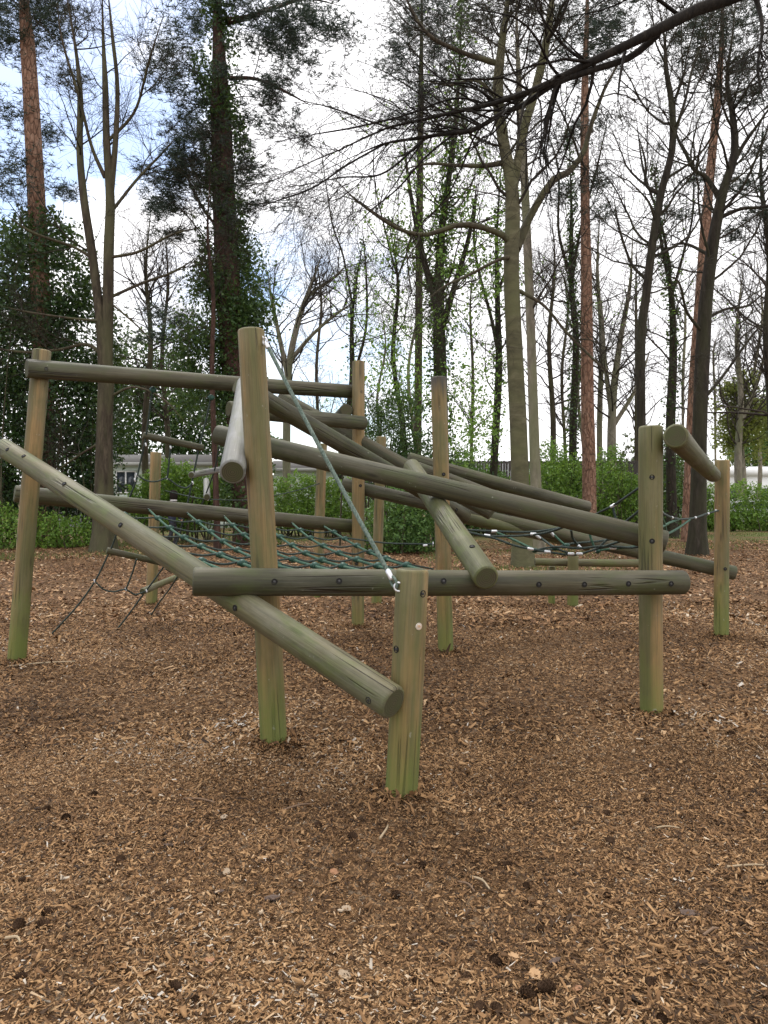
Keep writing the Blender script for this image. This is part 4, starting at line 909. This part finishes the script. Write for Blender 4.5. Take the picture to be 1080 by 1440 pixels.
for k, s in enumerate(src):
    b = P((580, 790, 955)[k], 700, 47 + k); s.location = (b[0], b[1], 0)

# overhanging bough from a tree beyond the right edge
d = 11.0
bough = empty('overhanging_tree', P(1420, 847, d) * V3(1, 1, 0), 'dark bare boughs reaching down across the top from the upper right corner', 'tree')
tr = [(1420, 850, 70), (1415, 600, 62), (1405, 300, 55), (1395, 50, 48), (1390, -200, 40)]
c, r = traced(tr, d, 26); kids(bough, 'trunk', stem_mesh([(c, r)], 14), M['bark_backlit_dark'], smooth=True)
bl = [[(1395, 60, 34), (1280, -40, 32), (1160, -70, 30), (1060, -15, 27), (985, 12, 24), (930, 42, 22), (880, 64, 18), (820, 90, 15), (780, 112, 13), (740, 130, 11), (690, 146, 9), (640, 156, 7), (590, 170, 6), (540, 185, 5), (480, 205, 4.5), (430, 235, 4), (390, 252, 3.5), (345, 262, 3)],
      [(540, 203, 4), (490, 232, 4), (440, 262, 3.5), (390, 285, 3), (340, 300, 2.5)], [(690, 148, 5), (640, 140, 4.5), (570, 160, 4), (500, 178, 3.5), (440, 190, 3), (385, 200, 2.5)], [(560, 182, 4), (520, 170, 3.5), (470, 150, 3), (420, 140, 2.5)], [(640, 187, 5), (600, 222, 4), (560, 262, 3.5), (520, 300, 3), (490, 330, 2.5)],
      [(925, 48, 16), (890, 76, 14), (840, 97, 13), (780, 121, 12), (740, 143, 11), (705, 163, 10), (665, 182, 9), (630, 188, 8), (585, 192, 7), (540, 203, 6), (500, 218, 4), (455, 240, 3)],
      [(790, 110, 9), (770, 160, 6), (765, 190, 5), (750, 230, 3), (742, 260, 3)], [(960, 25, 8), (900, -10, 7), (840, -25, 5)], [(830, 92, 7), (790, 60, 5), (760, 20, 4), (740, -30, 3)],
      [(1060, -15, 12), (1070, 40, 7), (1062, 100, 5), (1075, 150, 4)], [(880, 66, 7), (872, 110, 5), (868, 150, 3)], [(700, 150, 6), (660, 120, 4), (600, 118, 3)], [(600, 192, 5), (540, 240, 4), (480, 250, 3), (420, 262, 2)]]
BL = []
for q in bl:
    c, r = traced(q, d, 30, d - .6, .05); r = np.maximum(r * .7, .006); BL.append((c, r)); kids(bough, 'limb', stem_mesh([(c, r)], 9), M['bark_backlit_dark'], smooth=True)
s0 = stack(BL, 24); g = G()
l1 = spawn(*s0, n=170, Ln=(.7, 2.6), ang=(25, 60), up=-.01, wig=.16, tmin=.38, N=9, rf=.5, rmin=.004); g.tubes(*l1, sides=5)
l2 = spawn(*l1, n=900, Ln=(.3, 1.3), ang=(30, 65), up=-.02, wig=.22, tmin=.1, N=7, rmin=.0028); g.tubes(*l2, sides=3)
l3 = spawn(*l2, n=2200, Ln=(.15, .6), ang=(30, 65), up=0, wig=.2, tmin=.1, N=5, rmin=.002); g.tubes(*l3, sides=3)
tag(kids(bough, 'branches', g, M['bark_backlit_dark'], smooth=True), kind='stuff')

# yellow green tree and the far wood
yg = [(1047, 735, 9), (1046, 680, 8), (1043, 620, 6), (1048, 575, 4), (1046, 550, 3)]
tree('young_tree', 'small yellow green tree in new leaf above the right hedge', [yg], 40, 'bark_grey', lv=bare(.7, .45, tmin=.3),
     leafer=[('leaves', 'yellowgreen', lambda g, lv_: (leaves(g, along(lv_[-1][0], 4200, .1, .15), .14, .7), leaves(g, bush_points([blob(1050, 600, 40, 1.5, 1.4), blob(1075, 590, 40.5, 1.3, 1.3), blob(1025, 615, 40, 1.0, 1.0)], 4200, .2), .14, .7)))])
bush('evergreen_tree', 'distant dark green tree beyond the caravan at the right edge', [blob(1085, 610, 62, 3.4, 2.6), blob(1120, 590, 62, 3.6, 3.4), blob(1060, 635, 62, 2.4, 1.6)], 9000, .3, 'shrub', 'tree', stems=8)
g = G(); fw = []
for k in range(46):
    x = -75 + k * 3.6 + rng.normal(0, 1); y = 95 + rng.uniform(-8, 14); hh = rng.uniform(2.5, 5.5) if x < 30 else rng.uniform(5, 8.5)
    fw.append((x, y, hh * .55, 3.2, 2.5, hh * .6))
leaves(g, bush_points(fw, 22000, .5), .5, .7)
tag(g.make('far_wood', M['farwood'], var=True), 'distant low line of mixed green woodland on the horizon', 'wood', kind='stuff')

# ------------------------------------------------------------------ grass
n = 26000
def blades(n, xs, ys):
    x = rng.uniform(*xs, n); y = rng.uniform(*ys, n); keep = (np.sin(x * 1.1 + y * .7) + np.sin(y * 1.3 - x * .6 + 2) + rng.normal(0, .6, n)) > .1
    return np.stack([x[keep], y[keep], hgt(x[keep], y[keep])], -1)
pp = np.concatenate([blades(9000, (-14, -6), (18, 27)), blades(12000, (-9, -1), (25, 38)), blades(9000, (4, 18), (22, 36)), blades(3000, (1, 6), (14, 22))])
d_ = norm(rng.normal(size=(len(pp), 3)) * V3(.45, .45, 0) + V3(0, 0, 1)); s_ = rng.uniform(.05, .16, len(pp)); b_ = norm(np.cross(d_, rng.normal(size=(len(pp), 3)))) * .012
g = G(); g.add(np.stack([pp - b_, pp + b_, pp + d_ * s_[:, None]], 1).reshape(-1, 3), None, np.arange(3 * len(pp)).reshape(-1, 3), tv=rng.beta(2, 2, len(pp)))
tag(g.make('grass', M['grass'], var=True), 'thin patchy grass at the edge of the wood behind the frame', 'grass', kind='stuff')

# ------------------------------------------------------------------ chalets, fence, cars
M['mint'] = plain('pale_mint_cladding', (.62, .70, .62), .6, grain=.06, scale=3); M['roofgrey'] = plain('grey_roof_felt', (.10, .095, .088), .9, grain=.2, scale=6)
M['white'] = plain('white_frame', (.78, .78, .76), .45, grain=.04); M['glass'] = plain('dark_window_glass', (.03, .04, .05), .08, 0, .6, .05); M['fascia'] = plain('pale_fascia', (.34, .34, .31), .6, grain=.08)
def chalet(label, px0, px1, d, top_px, wins, dep=4.5):
    a = P(px0, 700, d); b = P(px1, 700, d); zt = P(0, top_px, d)[2]; w = b[0] - a[0]
    root = empty('chalet', (a[0], d, 0), label, 'chalet'); o0 = V3(a[0], d, 0)
    nb = 16; bh = (zt - .15) / nb
    def board():
        g = G(); g.box((0, -.02, 0), (w, 0, bh * .96)); return g
    g = G(); g.box(o0 + V3(0, .0, 0), o0 + V3(w, dep, zt - .02)); kids(root, 'wall', g, M['mint'])
    wall = [c_ for c_ in root.children][-1]
    bm_ = None
    for k in range(nb):
        if bm_ is None:
            g = G(); g.add([(0, -.012, 0), (w, -.012, 0), (w, -.012, bh * .93), (0, -.012, bh * .93), (0, .0, bh), (w, 0, bh), (0, .0, -.002), (w, .0, -.002)], [(0, 1, 2, 3), (3, 2, 5, 4), (6, 7, 1, 0)])
            bm_ = mesh('cladding_board', np.concatenate(g.V), np.concatenate(g.Q), None, [M['mint']])
        link('cladding_board', bm_, wall, Matrix.Translation(Vector(o0 + V3(0, -.004, .12 + k * bh))))
    g = G(); e = .35
    g.add([o0 + V3(-e, -e, zt), o0 + V3(w + e, -e, zt), o0 + V3(w + e, dep / 2, zt + .55), o0 + V3(-e, dep / 2, zt + .55), o0 + V3(w + e, dep + e, zt), o0 + V3(-e, dep + e, zt),
           o0 + V3(-e, -e, zt - .09), o0 + V3(w + e, -e, zt - .09), o0 + V3(w + e, dep + e, zt - .09), o0 + V3(-e, dep + e, zt - .09)],
          [(0, 1, 2, 3), (3, 2, 4, 5), (6, 7, 1, 0), (8, 9, 5, 4), (9, 8, 7, 6)], [(1, 4, 2), (0, 3, 5)])
    g.add([o0 + V3(-e, -e, zt - .09), o0 + V3(-e, -e, zt), o0 + V3(-e, dep + e, zt), o0 + V3(-e, dep + e, zt - .09)], [(0, 1, 2, 3)])
    kids(root, 'roof', g, M['roofgrey'])
    g = G(); g.box(o0 + V3(-e, -e - .03, zt - .16), o0 + V3(w + e, -e - .004, zt + .02)); kids(root, 'fascia', g, M['fascia'])
    for (wx0, wx1, wy0, wy1) in wins:
        p0 = P(wx0, wy1, d); p1 = P(wx1, wy0, d); x0, x1, z0, z1 = p0[0], p1[0], p0[2], p1[2]; y = d - .02
        g = G(); f = .07
        for lo, hi in (((x0, z0), (x1, z0 + f)), ((x0, z1 - f), (x1, z1)), ((x0, z0 + f), (x0 + f, z1 - f)), ((x1 - f, z0 + f), (x1, z1 - f)), (((x0 + x1) / 2 - f / 2, z0 + f), ((x0 + x1) / 2 + f / 2, z1 - f))):
            g.box((lo[0], y - .06, lo[1]), (hi[0], y, hi[1]))
        wd = kids(root, 'window', g, M['white'])
        for k in range(2):
            q0 = x0 + f if k == 0 else (x0 + x1) / 2 + f / 2; q1 = (x0 + x1) / 2 - f / 2 if k == 0 else x1 - f
            g = G(); g.box((q0, y - .03, z0 + f), (q1, y - .02, z1 - f)); g.make('pane', M['glass'], wd)
    return root
chalet('pale green chalet with a white framed window behind the rope ladder', 126, 318, 38, 651, [(163, 192, 662, 694), (225, 250, 662, 692)])
chalet('second pale chalet just showing above the clipped centre hedge', 385, 560, 42, 659, [(437, 447, 672, 690), (500, 525, 668, 690)])
# dark fence behind the shrubs
M['fence'] = plain('dark_creosoted_board', (.045, .038, .032), .85, grain=.3, scale=8)
fx0, fx1, fd = P(632, 700, 42)[0], P(955, 700, 42)[0], 42.0
fen = empty('fence', ((fx0 + fx1) / 2, fd, 0), 'long dark board fence behind the green shrubs', 'fence')
n = int((fx1 - fx0) / .15); zt = P(0, 648, fd)[2]
g = G(); g.box((-.07, -.012, -.1), (.07, .012, zt)); bm_ = mesh('board', np.concatenate(g.V), np.concatenate(g.Q), None, [M['fence']])
for k in range(n): link('board', bm_, fen, Matrix.Translation((fx0 + .075 + k * .15, fd + (.006 if k % 2 else -.006), .02 * math.sin(k * 2.3))))
g = G()
for z in (.5, 2.0, zt - .15): g.box((fx0, fd + .03, z), (fx1, fd + .08, z + .09))
kids(fen, 'rail', g, M['fence'])
# cars
def m_paint(name, col):
    t = NT(name); t.surf(col, .3, None, 0, .5); return t.m
M['carwhite'] = m_paint('white_car_paint', (.74, .75, .76)); M['carsilver'] = m_paint('silver_car_paint', (.42, .44, .46)); M['tyre'] = plain('tyre_rubber', (.02, .02, .02), .85); M['lamp'] = plain('red_lamp', (.35, .02, .02), .3)
def prism(g, prof, y0, y1, m=0):
    n = len(prof); V = [(x, y0, z) for x, z in prof] + [(x, y1, z) for x, z in prof]
    g.add(V, [(i, (i + 1) % n, n + (i + 1) % n, n + i) for i in range(n)], m=m)
    c0 = np.mean(prof, axis=0)
    g.add([*V[:n], (c0[0], y0, c0[1])], None, [(i, n, (i + 1) % n) for i in range(n)], m=m); g.add([*V[n:], (c0[0], y1, c0[1])], None, [((i + 1) % n, n, i) for i in range(n)], m=m)
def car(label, px, d, paint, rot=0.0, van=False):
    b = P(px, 700, d); root = empty('parked_car', (0, 0, 0), label, 'car')
    H_ = 1.45 if not van else 2.0
    body = [(-2.1, .30), (-2.12, .62), (-2.0, .88), (-1.15, .95), (1.55, .98), (2.05, .90), (2.1, .55), (2.05, .30)] if not van else [(-2.4, .35), (-2.42, .8), (-2.2, 1.05), (-1.6, 1.12), (2.3, 1.15), (2.38, .9), (2.38, .35)]
    cab_ = [(-1.15, .95), (-.45, H_ - .05), (-.2, H_), (1.0, H_), (1.35, H_ - .08), (1.75, .97)] if not van else [(-1.6, 1.12), (-1.05, H_ - .06), (-.8, H_), (2.2, H_), (2.3, H_ - .1), (2.3, 1.15)]
    g = G(); prism(g, body, -.85, .85); prism(g, cab_, -.72, .72); kids(root, 'body', g, paint)
    wl = [(-.92, 1.0), (-.38, H_ - .12), (.25, H_ - .1), (.25, 1.0)], [(.33, 1.0), (.33, H_ - .1), (.98, H_ - .1), (1.42, 1.0)]
    for prof in wl:
        for s in (-1, 1):
            g = G(); prism(g, prof, *sorted((s * .715, s * .735))); kids(root, 'side_window', g, M['glass'])
    for x in (-1.3, 1.3):
        for s in (-1, 1):
            v, q = lathe([(.03, -.1), (.20, -.1), (.30, -.09), (.33, -.04), (.33, .04), (.30, .09), (.20, .1), (.03, .1)], 18); v = v[:, [0, 2, 1]] + V3(x, s * .78, .33); g = G(); g.add(v, q); w = kids(root, 'wheel', g, M['tyre'], smooth=True)
            v, q = lathe([(.001, .115), (.12, .118), (.20, .105)], 14); v = v[:, [0, 2, 1]] * V3(1, s, 1) + V3(x, s * .78, .33); g = G(); g.add(v, q); g.make('rim', M['steel'], w)
    for s in (-1, 1):
        g = G(); g.box((2.03, s * .6 - .14, .68), (2.12, s * .6 + .14, .84)); kids(root, 'tail_lamp', g, M['lamp'])
        g = G(); g.box((-2.14, s * .58 - .16, .62), (-2.04, s * .58 + .16, .76)); kids(root, 'headlamp', g, M['bright'])
    root.location = (b[0], b[1], 0); root.rotation_euler = (0, 0, rot); return root
car('white car glimpsed through the hedge beside the right end post', 985, 40, M['carwhite'], .1)
car('white hatchback partly hidden by the hedge at the far right edge', 1062, 39, M['carwhite'], 3.0)
car('silver car glimpsed low between the far left ivy and the twin stems', 108, 33, M['carsilver'], .4)
# long white static caravan roof
sc_ = empty('static_caravan', (P(1080, 700, 52)[0], 52, 0), 'long white flat roofed caravan showing above the right hedge', 'caravan')
x0, x1 = P(958, 700, 52)[0], P(1190, 700, 52)[0]; zt = P(0, 658, 52)[2]
g = G(); prism(g, [(52.0, .4), (52.0, zt - .25), (55.0, zt - .25), (55.0, .4)], 0, 0.001) if False else None
g = G(); g.box((x0, 52, .4), (x1, 55, zt - .55)); kids(sc_, 'body', g, M['white'])
g = G(); g.add([(x0 - .15, 51.8, zt - .55), (x1 + .15, 51.8, zt - .55), (x1 + .15, 51.9, zt - .1), (x0 - .15, 51.9, zt - .1), (x1 + .15, 53.5, zt + .15), (x0 - .15, 53.5, zt + .15), (x1 + .15, 55.2, zt - .1), (x0 - .15, 55.2, zt - .1), (x0 - .15, 55.2, zt - .55), (x1 + .15, 55.2, zt - .55)], [(0, 1, 2, 3), (3, 2, 4, 5), (5, 4, 6, 7), (7, 6, 9, 8), (8, 9, 1, 0), (0, 3, 7, 8), (1, 9, 6, 2)], [(3, 5, 7), (2, 6, 4)]); kids(sc_, 'roof', g, M['white'])
for k in range(5):
    xa = x0 + .8 + k * 2.2; g = G(); g.box((xa, 51.96, 1.3), (xa + 1.2, 51.995, 2.2)); kids(sc_, 'window', g, M['glass'])

# ------------------------------------------------------------------ person behind the net
def person():
    b = P(242, 774, 21.6); b[2] = 0
    jn = dict(pel=(0, 0, .95), ch=(.02, 0, 1.22), nk=(.04, 0, 1.47), hd=(.06, 0, 1.60), tp=(.06, 0, 1.72),
              hl=(.0, .09, .90), kl=(.16, .10, .50), al=(.04, .10, .09), tl=(.22, .11, .04), hr=(.0, -.09, .90), kr=(-.04, -.10, .50), ar=(-.30, -.10, .14), tr=(-.16, -.11, .05),
              sl=(.03, .19, 1.40), el=(-.08, .25, 1.13), wl=(.08, .24, .90), fl=(.12, .235, .82), sr=(.03, -.19, 1.40), er=(.05, -.26, 1.13), wr=(.20, -.24, .95), fr=(.25, -.23, .88))
    rad = dict(pel=.145, ch=.15, nk=.06, hd=.095, tp=.07, hl=.095, kl=.06, al=.045, tl=.035, hr=.095, kr=.06, ar=.045, tr=.035, sl=.075, el=.055, wl=.036, fl=.03, sr=.075, er=.055, wr=.036, fr=.03)
    ed = [('pel', 'ch'), ('ch', 'nk'), ('nk', 'hd'), ('hd', 'tp'), ('pel', 'hl'), ('hl', 'kl'), ('kl', 'al'), ('al', 'tl'), ('pel', 'hr'), ('hr', 'kr'), ('kr', 'ar'), ('ar', 'tr'), ('ch', 'sl'), ('sl', 'el'), ('el', 'wl'), ('wl', 'fl'), ('ch', 'sr'), ('sr', 'er'), ('er', 'wr'), ('wr', 'fr')]
    names = list(jn); me = bpy.data.meshes.new('body'); me.from_pydata([jn[k] for k in names], [(names.index(a), names.index(b_)) for a, b_ in ed], [])
    o = bpy.data.objects.new('body', me); C.objects.link(o)
    o.modifiers.new('skin', 'SKIN'); me.skin_vertices[0] if me.skin_vertices else None
    for i, k in enumerate(names): me.skin_vertices[0].data[i].radius = (rad[k], rad[k]); me.skin_vertices[0].data[i].use_root = (k == 'pel')
    sb = o.modifiers.new('sub', 'SUBSURF'); sb.levels = 2; sb.render_levels = 2
    dg = bpy.context.evaluated_depsgraph_get(); m2 = bpy.data.meshes.new_from_object(o.evaluated_get(dg)); bpy.data.objects.remove(o)
    skin = plain('skin', (.45, .28, .20), .6); navy = plain('navy_jacket', (.018, .024, .045), .8, grain=.25); dark = plain('dark_trousers', (.02, .02, .024), .85); shoe = plain('dark_shoes', (.03, .028, .026), .6)
    m2.materials.clear()
    for m_ in (skin, navy, dark, shoe): m2.materials.append(m_)
    for p in m2.polygons:
        z = p.center.z; p.use_smooth = True
        p.material_index = 0 if z > 1.49 else 3 if z < .1 else 2 if (z < .86 and abs(p.center.y) < .19) else 0 if (z < .92 and abs(p.center.y) > .19) else 1
    root = empty('person', b, 'person in a dark navy jacket and dark trousers walking beyond the rope net', 'person')
    w = Matrix.Translation(Vector(b)) @ Matrix.Rotation(math.radians(25), 4, 'Z')
    m2.name = 'body'; link('body', m2, root, w)
    g = G(); v, q = lathe([(.085, 1.50), (.112, 1.54), (.118, 1.63), (.112, 1.70), (.08, 1.75), (.03, 1.772), (.001, 1.775)], 14); v = v * V3(1, .88, 1) + V3(.045, 0, 0); g.add(v, q); h_ = g.make('hair', plain('dark_hair', (.018, .014, .012), .9, 0, .1, grain=.3), None, smooth=True); h_.parent = root; h_.matrix_local = WM[root].inverted() @ w
    g = G(); v, q = torus(.078, .028, 16, 7); g.add(v + V3(.04, 0, 1.47), q); h_ = g.make('scarf', plain('pale_scarf', (.5, .48, .46), .9), None, smooth=True); h_.parent = root; h_.matrix_local = WM[root].inverted() @ w
person()

# ------------------------------------------------------------------ small things on the chippings
def cone_mesh():
    g = G(); nr, ns = 9, 11; 
    prof = [(.003, -.026), (.014, -.024), (.020, -.016), (.0235, -.006), (.0235, .004), (.020, .014), (.014, .021), (.007, .026), (.0008, .028)]
    v, q = lathe([(r * .75, z) for r, z in prof], ns); g.add(v, q)
    for k in range(64):
        u = (k + .5) / 64; z = -.024 + .05 * u; r = .022 * math.sqrt(max(.05, 1 - (2 * u - 1.0) ** 2 * .9)); a = k * 2.39996
        c = V3(math.cos(a), math.sin(a), 0); t_ = V3(-math.sin(a), math.cos(a), 0); o_ = c * r * .6 + V3(0, 0, z)
        g.add([o_ - t_ * .002, o_ + t_ * .002, o_ + c * r * .55 + t_ * .0055 + V3(0, 0, .003), o_ + c * r * .62 + V3(0, 0, .0075), o_ + c * r * .55 - t_ * .0055 + V3(0, 0, .003)], [(0, 1, 2, 4)], [(4, 2, 3)])
    return mesh('pine_cone', np.concatenate(g.V), np.concatenate(g.Q), np.concatenate(g.T), [plain('pine_cone_scale', (.045, .026, .015), .95, 0, .08, grain=.4, scale=120)])
CONE = cone_mesh()
def on_ground(px, py):
    d = ground_d(py); p = P(px, py, d); p[2] = float(hgt(p[0], p[1])); return p
def place(me, p, rot, s, lift, label, cat, group=None):
    m = Matrix.Translation(Vector(p) + Vector((0, 0, lift))) @ rot @ Matrix.Scale(s, 4)
    return tag(link(me.name, me, None, m), label, cat, group)
from mathutils import Euler
rr = random.Random(3)
cone_px = [(65, 1137), (93, 1148), (133, 1118), (199, 1153), (169, 1214), (68, 1292), (33, 1243), (62, 1310), (25, 1312), (422, 1117), (404, 1128), (446, 1170), (497, 1186), (476, 1217), (594, 1216), (557, 1252), (699, 1340), (740, 1238), (704, 1141), (590, 1122), (858, 1179), (910, 1123), (996, 1048), (1028, 1041), (909, 1026), (699, 1412), (674, 1410), (930, 1430), (915, 1381), (586, 1372), (248, 1391), (275, 1410), (735, 1077), (853, 1142), (712, 1211), (1032, 976), (855, 1253), (760, 1296), (30, 1382), (452, 1069)]
CL = {(590, 1122): 'small pine cone touching the foot of the short front post', (594, 1216): 'small pine cone just below the short front post', (557, 1252): 'small pine cone straight below the short front post, midway to the bottom edge',
      (422, 1117): 'right one of two pine cones just below the tall post foot', (404, 1128): 'left one of two pine cones just below the tall post foot', (909, 1026): 'pine cone lying against the foot of the front right post',
      (996, 1048): 'left one of two pine cones right of the front right post foot', (1028, 1041): 'right one of two pine cones right of the front right post foot', (1032, 976): 'pine cone below the far right post near the right edge',
      (930, 1430): 'pine cone at the very bottom edge right of centre', (586, 1372): 'pine cone left of the two tan leaves near the bottom', (30, 1382): 'pine cone in the bottom left corner',
      (248, 1391): 'left one of two pine cones near the bottom edge left of centre', (275, 1410): 'right one of two pine cones near the bottom edge left of centre', (674, 1410): 'left one of two small cones just left of the large cone pair', (699, 1412): 'right one of two small cones just left of the large cone pair'}
for px, py in cone_px:
    place(CONE, on_ground(px, py), Euler((rr.uniform(1.1, 2), rr.uniform(-.4, .4), rr.uniform(0, 6.3))).to_matrix().to_4x4(), rr.uniform(.55, .9), .009, CL.get((px, py), 'small dark pine cone lying in the open on the bark chippings'), 'pine cone', 'pine cones scattered on the chippings')
for px, py, lab in ((742, 1391, 'left one of two large pine cones close together near the bottom edge'), (768, 1383, 'right one of two large pine cones close together near the bottom edge')):
    place(CONE, on_ground(px, py), Euler((1.5, .2, px)).to_matrix().to_4x4(), 1.1, .016, lab, 'pine cone')
# bark pieces
def bark_piece(w=.05, l=.026, h=.012):
    g = G(); nx_, ny_ = 7, 5; r2_ = random.Random(5)
    for s in (1, 0):
        V = []
        for i in range(nx_):
            for j in range(ny_):
                u, v_ = i / (nx_ - 1) * 2 - 1, j / (ny_ - 1) * 2 - 1; e = math.sqrt(max(0.02, 1 - u * u * .85)); V.append((u * w, v_ * l * e + r2_.uniform(-.002, .002), (h * (1 - v_ * v_ * .8) * (1 - u * u * .5) + r2_.uniform(0, .003)) if s else -.004))
        g.add(V, [(i * ny_ + j, (i + 1) * ny_ + j, (i + 1) * ny_ + j + 1, i * ny_ + j + 1) for i in range(nx_ - 1) for j in range(ny_ - 1)])
    return mesh('bark_piece', np.concatenate(g.V), np.concatenate(g.Q), None, [m_bark('flaked_bark', (.05, .035, .028), (.13, .09, .07), (.24, .18, .14), (60, 200, 60), .6)])
BP = bark_piece()
for px, py, s, rz, lab in ((383, 1264, .62, .1, 'dark oval bark piece lying alone on the chippings left of centre'), (237, 1191, .5, -.2, 'small dark bark flake lying on the chippings at the left'), (308, 1259, .4, .3, 'small reddish brown bark flake left of the oval bark piece'),
                           (970, 1283, .75, .05, 'long pale bark strip lying on the chippings at the right'), (780, 1343, .5, .5, 'small brown bark lump above the pair of pine cones')):
    place(BP, on_ground(px, py), Euler((rr.uniform(-.15, .15), rr.uniform(-.1, .1), rz)).to_matrix().to_4x4(), s, .012, lab, 'bark piece')
# oak leaves
def leaf_mesh(seed):
    r_ = random.Random(seed); out = []
    for k in range(11):
        u = k / 10; w = .35 * math.sin(math.pi * min(1, u * .95 + .05)) ** .8 * (1 + .35 * (k % 2)); out.append((u - .5, w))
    V = [(x, w, .10 * w + .12 * (x * x) + r_.uniform(-.02, .02)) for x, w in out] + [(x, 0, .12 * x * x * r_.uniform(.5, 1.5) - .02) for x, w in out] + [(x, -w, .12 * w + .10 * x * x + r_.uniform(-.02, .02)) for x, w in out]
    Qs = [(i, i + 11, i + 12, i + 1) for i in range(10)] + [(i + 11, i + 22, i + 23, i + 12) for i in range(10)]
    return np.array(V), Qs
LM = []
for k, c_ in enumerate(((.36, .215, .10), (.27, .20, .13), (.25, .12, .055))):
    v, q = leaf_mesh(k); LM.append(mesh('fallen_leaf', v * .06, q, None, [plain('dry_leaf', c_, .7, grain=.25, scale=60)], smooth=True))
for px, py, k, s, lab in ((722, 1338, 0, 1.0, 'tan dry leaf standing up beside a brown bark lump'), (752, 1362, 0, 1.0, 'orange tan dry leaf just above the pair of pine cones'), (484, 1365, 1, 1.1, 'pale greenish beige dry leaf near the bottom left of centre'), (487, 1273, 1, .9, 'pale beige leaf fragment right of the oval bark piece'),
                          (315, 1149, 1, .8, 'small pinkish beige leaf left of the tall post foot'), (470, 1229, 2, .8, 'rust coloured leaf below the front post'), (1057, 1302, 0, .9, 'tan leaf near the right edge'), (760, 1262, 0, .7, 'small tan leaf at the middle right'), (295, 1353, 2, .8, 'reddish leaf lying near the bottom left'),
                          (812, 1385, 2, .7, 'orange brown leaf right of the pair of pine cones'), (612, 1195, 0, .8, 'tan leaf just right of the front post foot'), (318, 1232, 1, .8, 'whitish leaf scrap above the oval bark piece')):
    place(LM[k], on_ground(px, py), Euler((rr.uniform(-.35, .35), rr.uniform(-.3, .3), rr.uniform(0, 6.3))).to_matrix().to_4x4(), s * .8, .014, lab, 'leaf')
# sticks
def stick(px, py, L_, a, r, col, lab):
    p = on_ground(px, py); c = catmull([p + V3(-math.cos(a) * L_ / 2, -math.sin(a) * L_ / 2, .012), p + V3(.01, .008, .02), p + V3(math.cos(a) * L_ / 2, math.sin(a) * L_ / 2, .014)], 9)
    g = G(); g.tubes(c, np.linspace(r, r * .6, 9), 6, caps=True)
    tag(g.make('stick', col, None, smooth=True, origin=p), lab, 'stick')
pale = plain('pale_stripped_stick', (.33, .25, .155), .85); brn = plain('brown_stick', (.16, .10, .06), .85)
for a in ((60, 938, .55, .35, .010, pale, 'pale stick lying behind the far left post foot'), (675, 1235, .12, -1.0, .006, pale, 'pale slender stick right of the front post at middle distance'), (1060, 1217, .22, -.05, .005, pale, 'thin whitish stick at the right edge'), (18, 1334, .07, -.4, .006, pale, 'short pale stick near the bottom left corner'),
          (655, 1240, .10, -.9, .005, brn, 'thin brown twig beside the pale slender stick'), (935, 1160, .14, .05, .005, pale, 'pale splinter lying flat at the right'), (277, 1125, .20, -.25, .005, brn, 'brown twig left of the tall post foot'), (418, 1140, .16, .5, .006, brn, 'dark twig between the two front posts'), (1000, 1312, .08, .5, .006, brn, 'short brown twig near the lower right'), (540, 1180, .14, 1.3, .006, pale, 'pale stick poking up below the front post')):
    stick(*a)
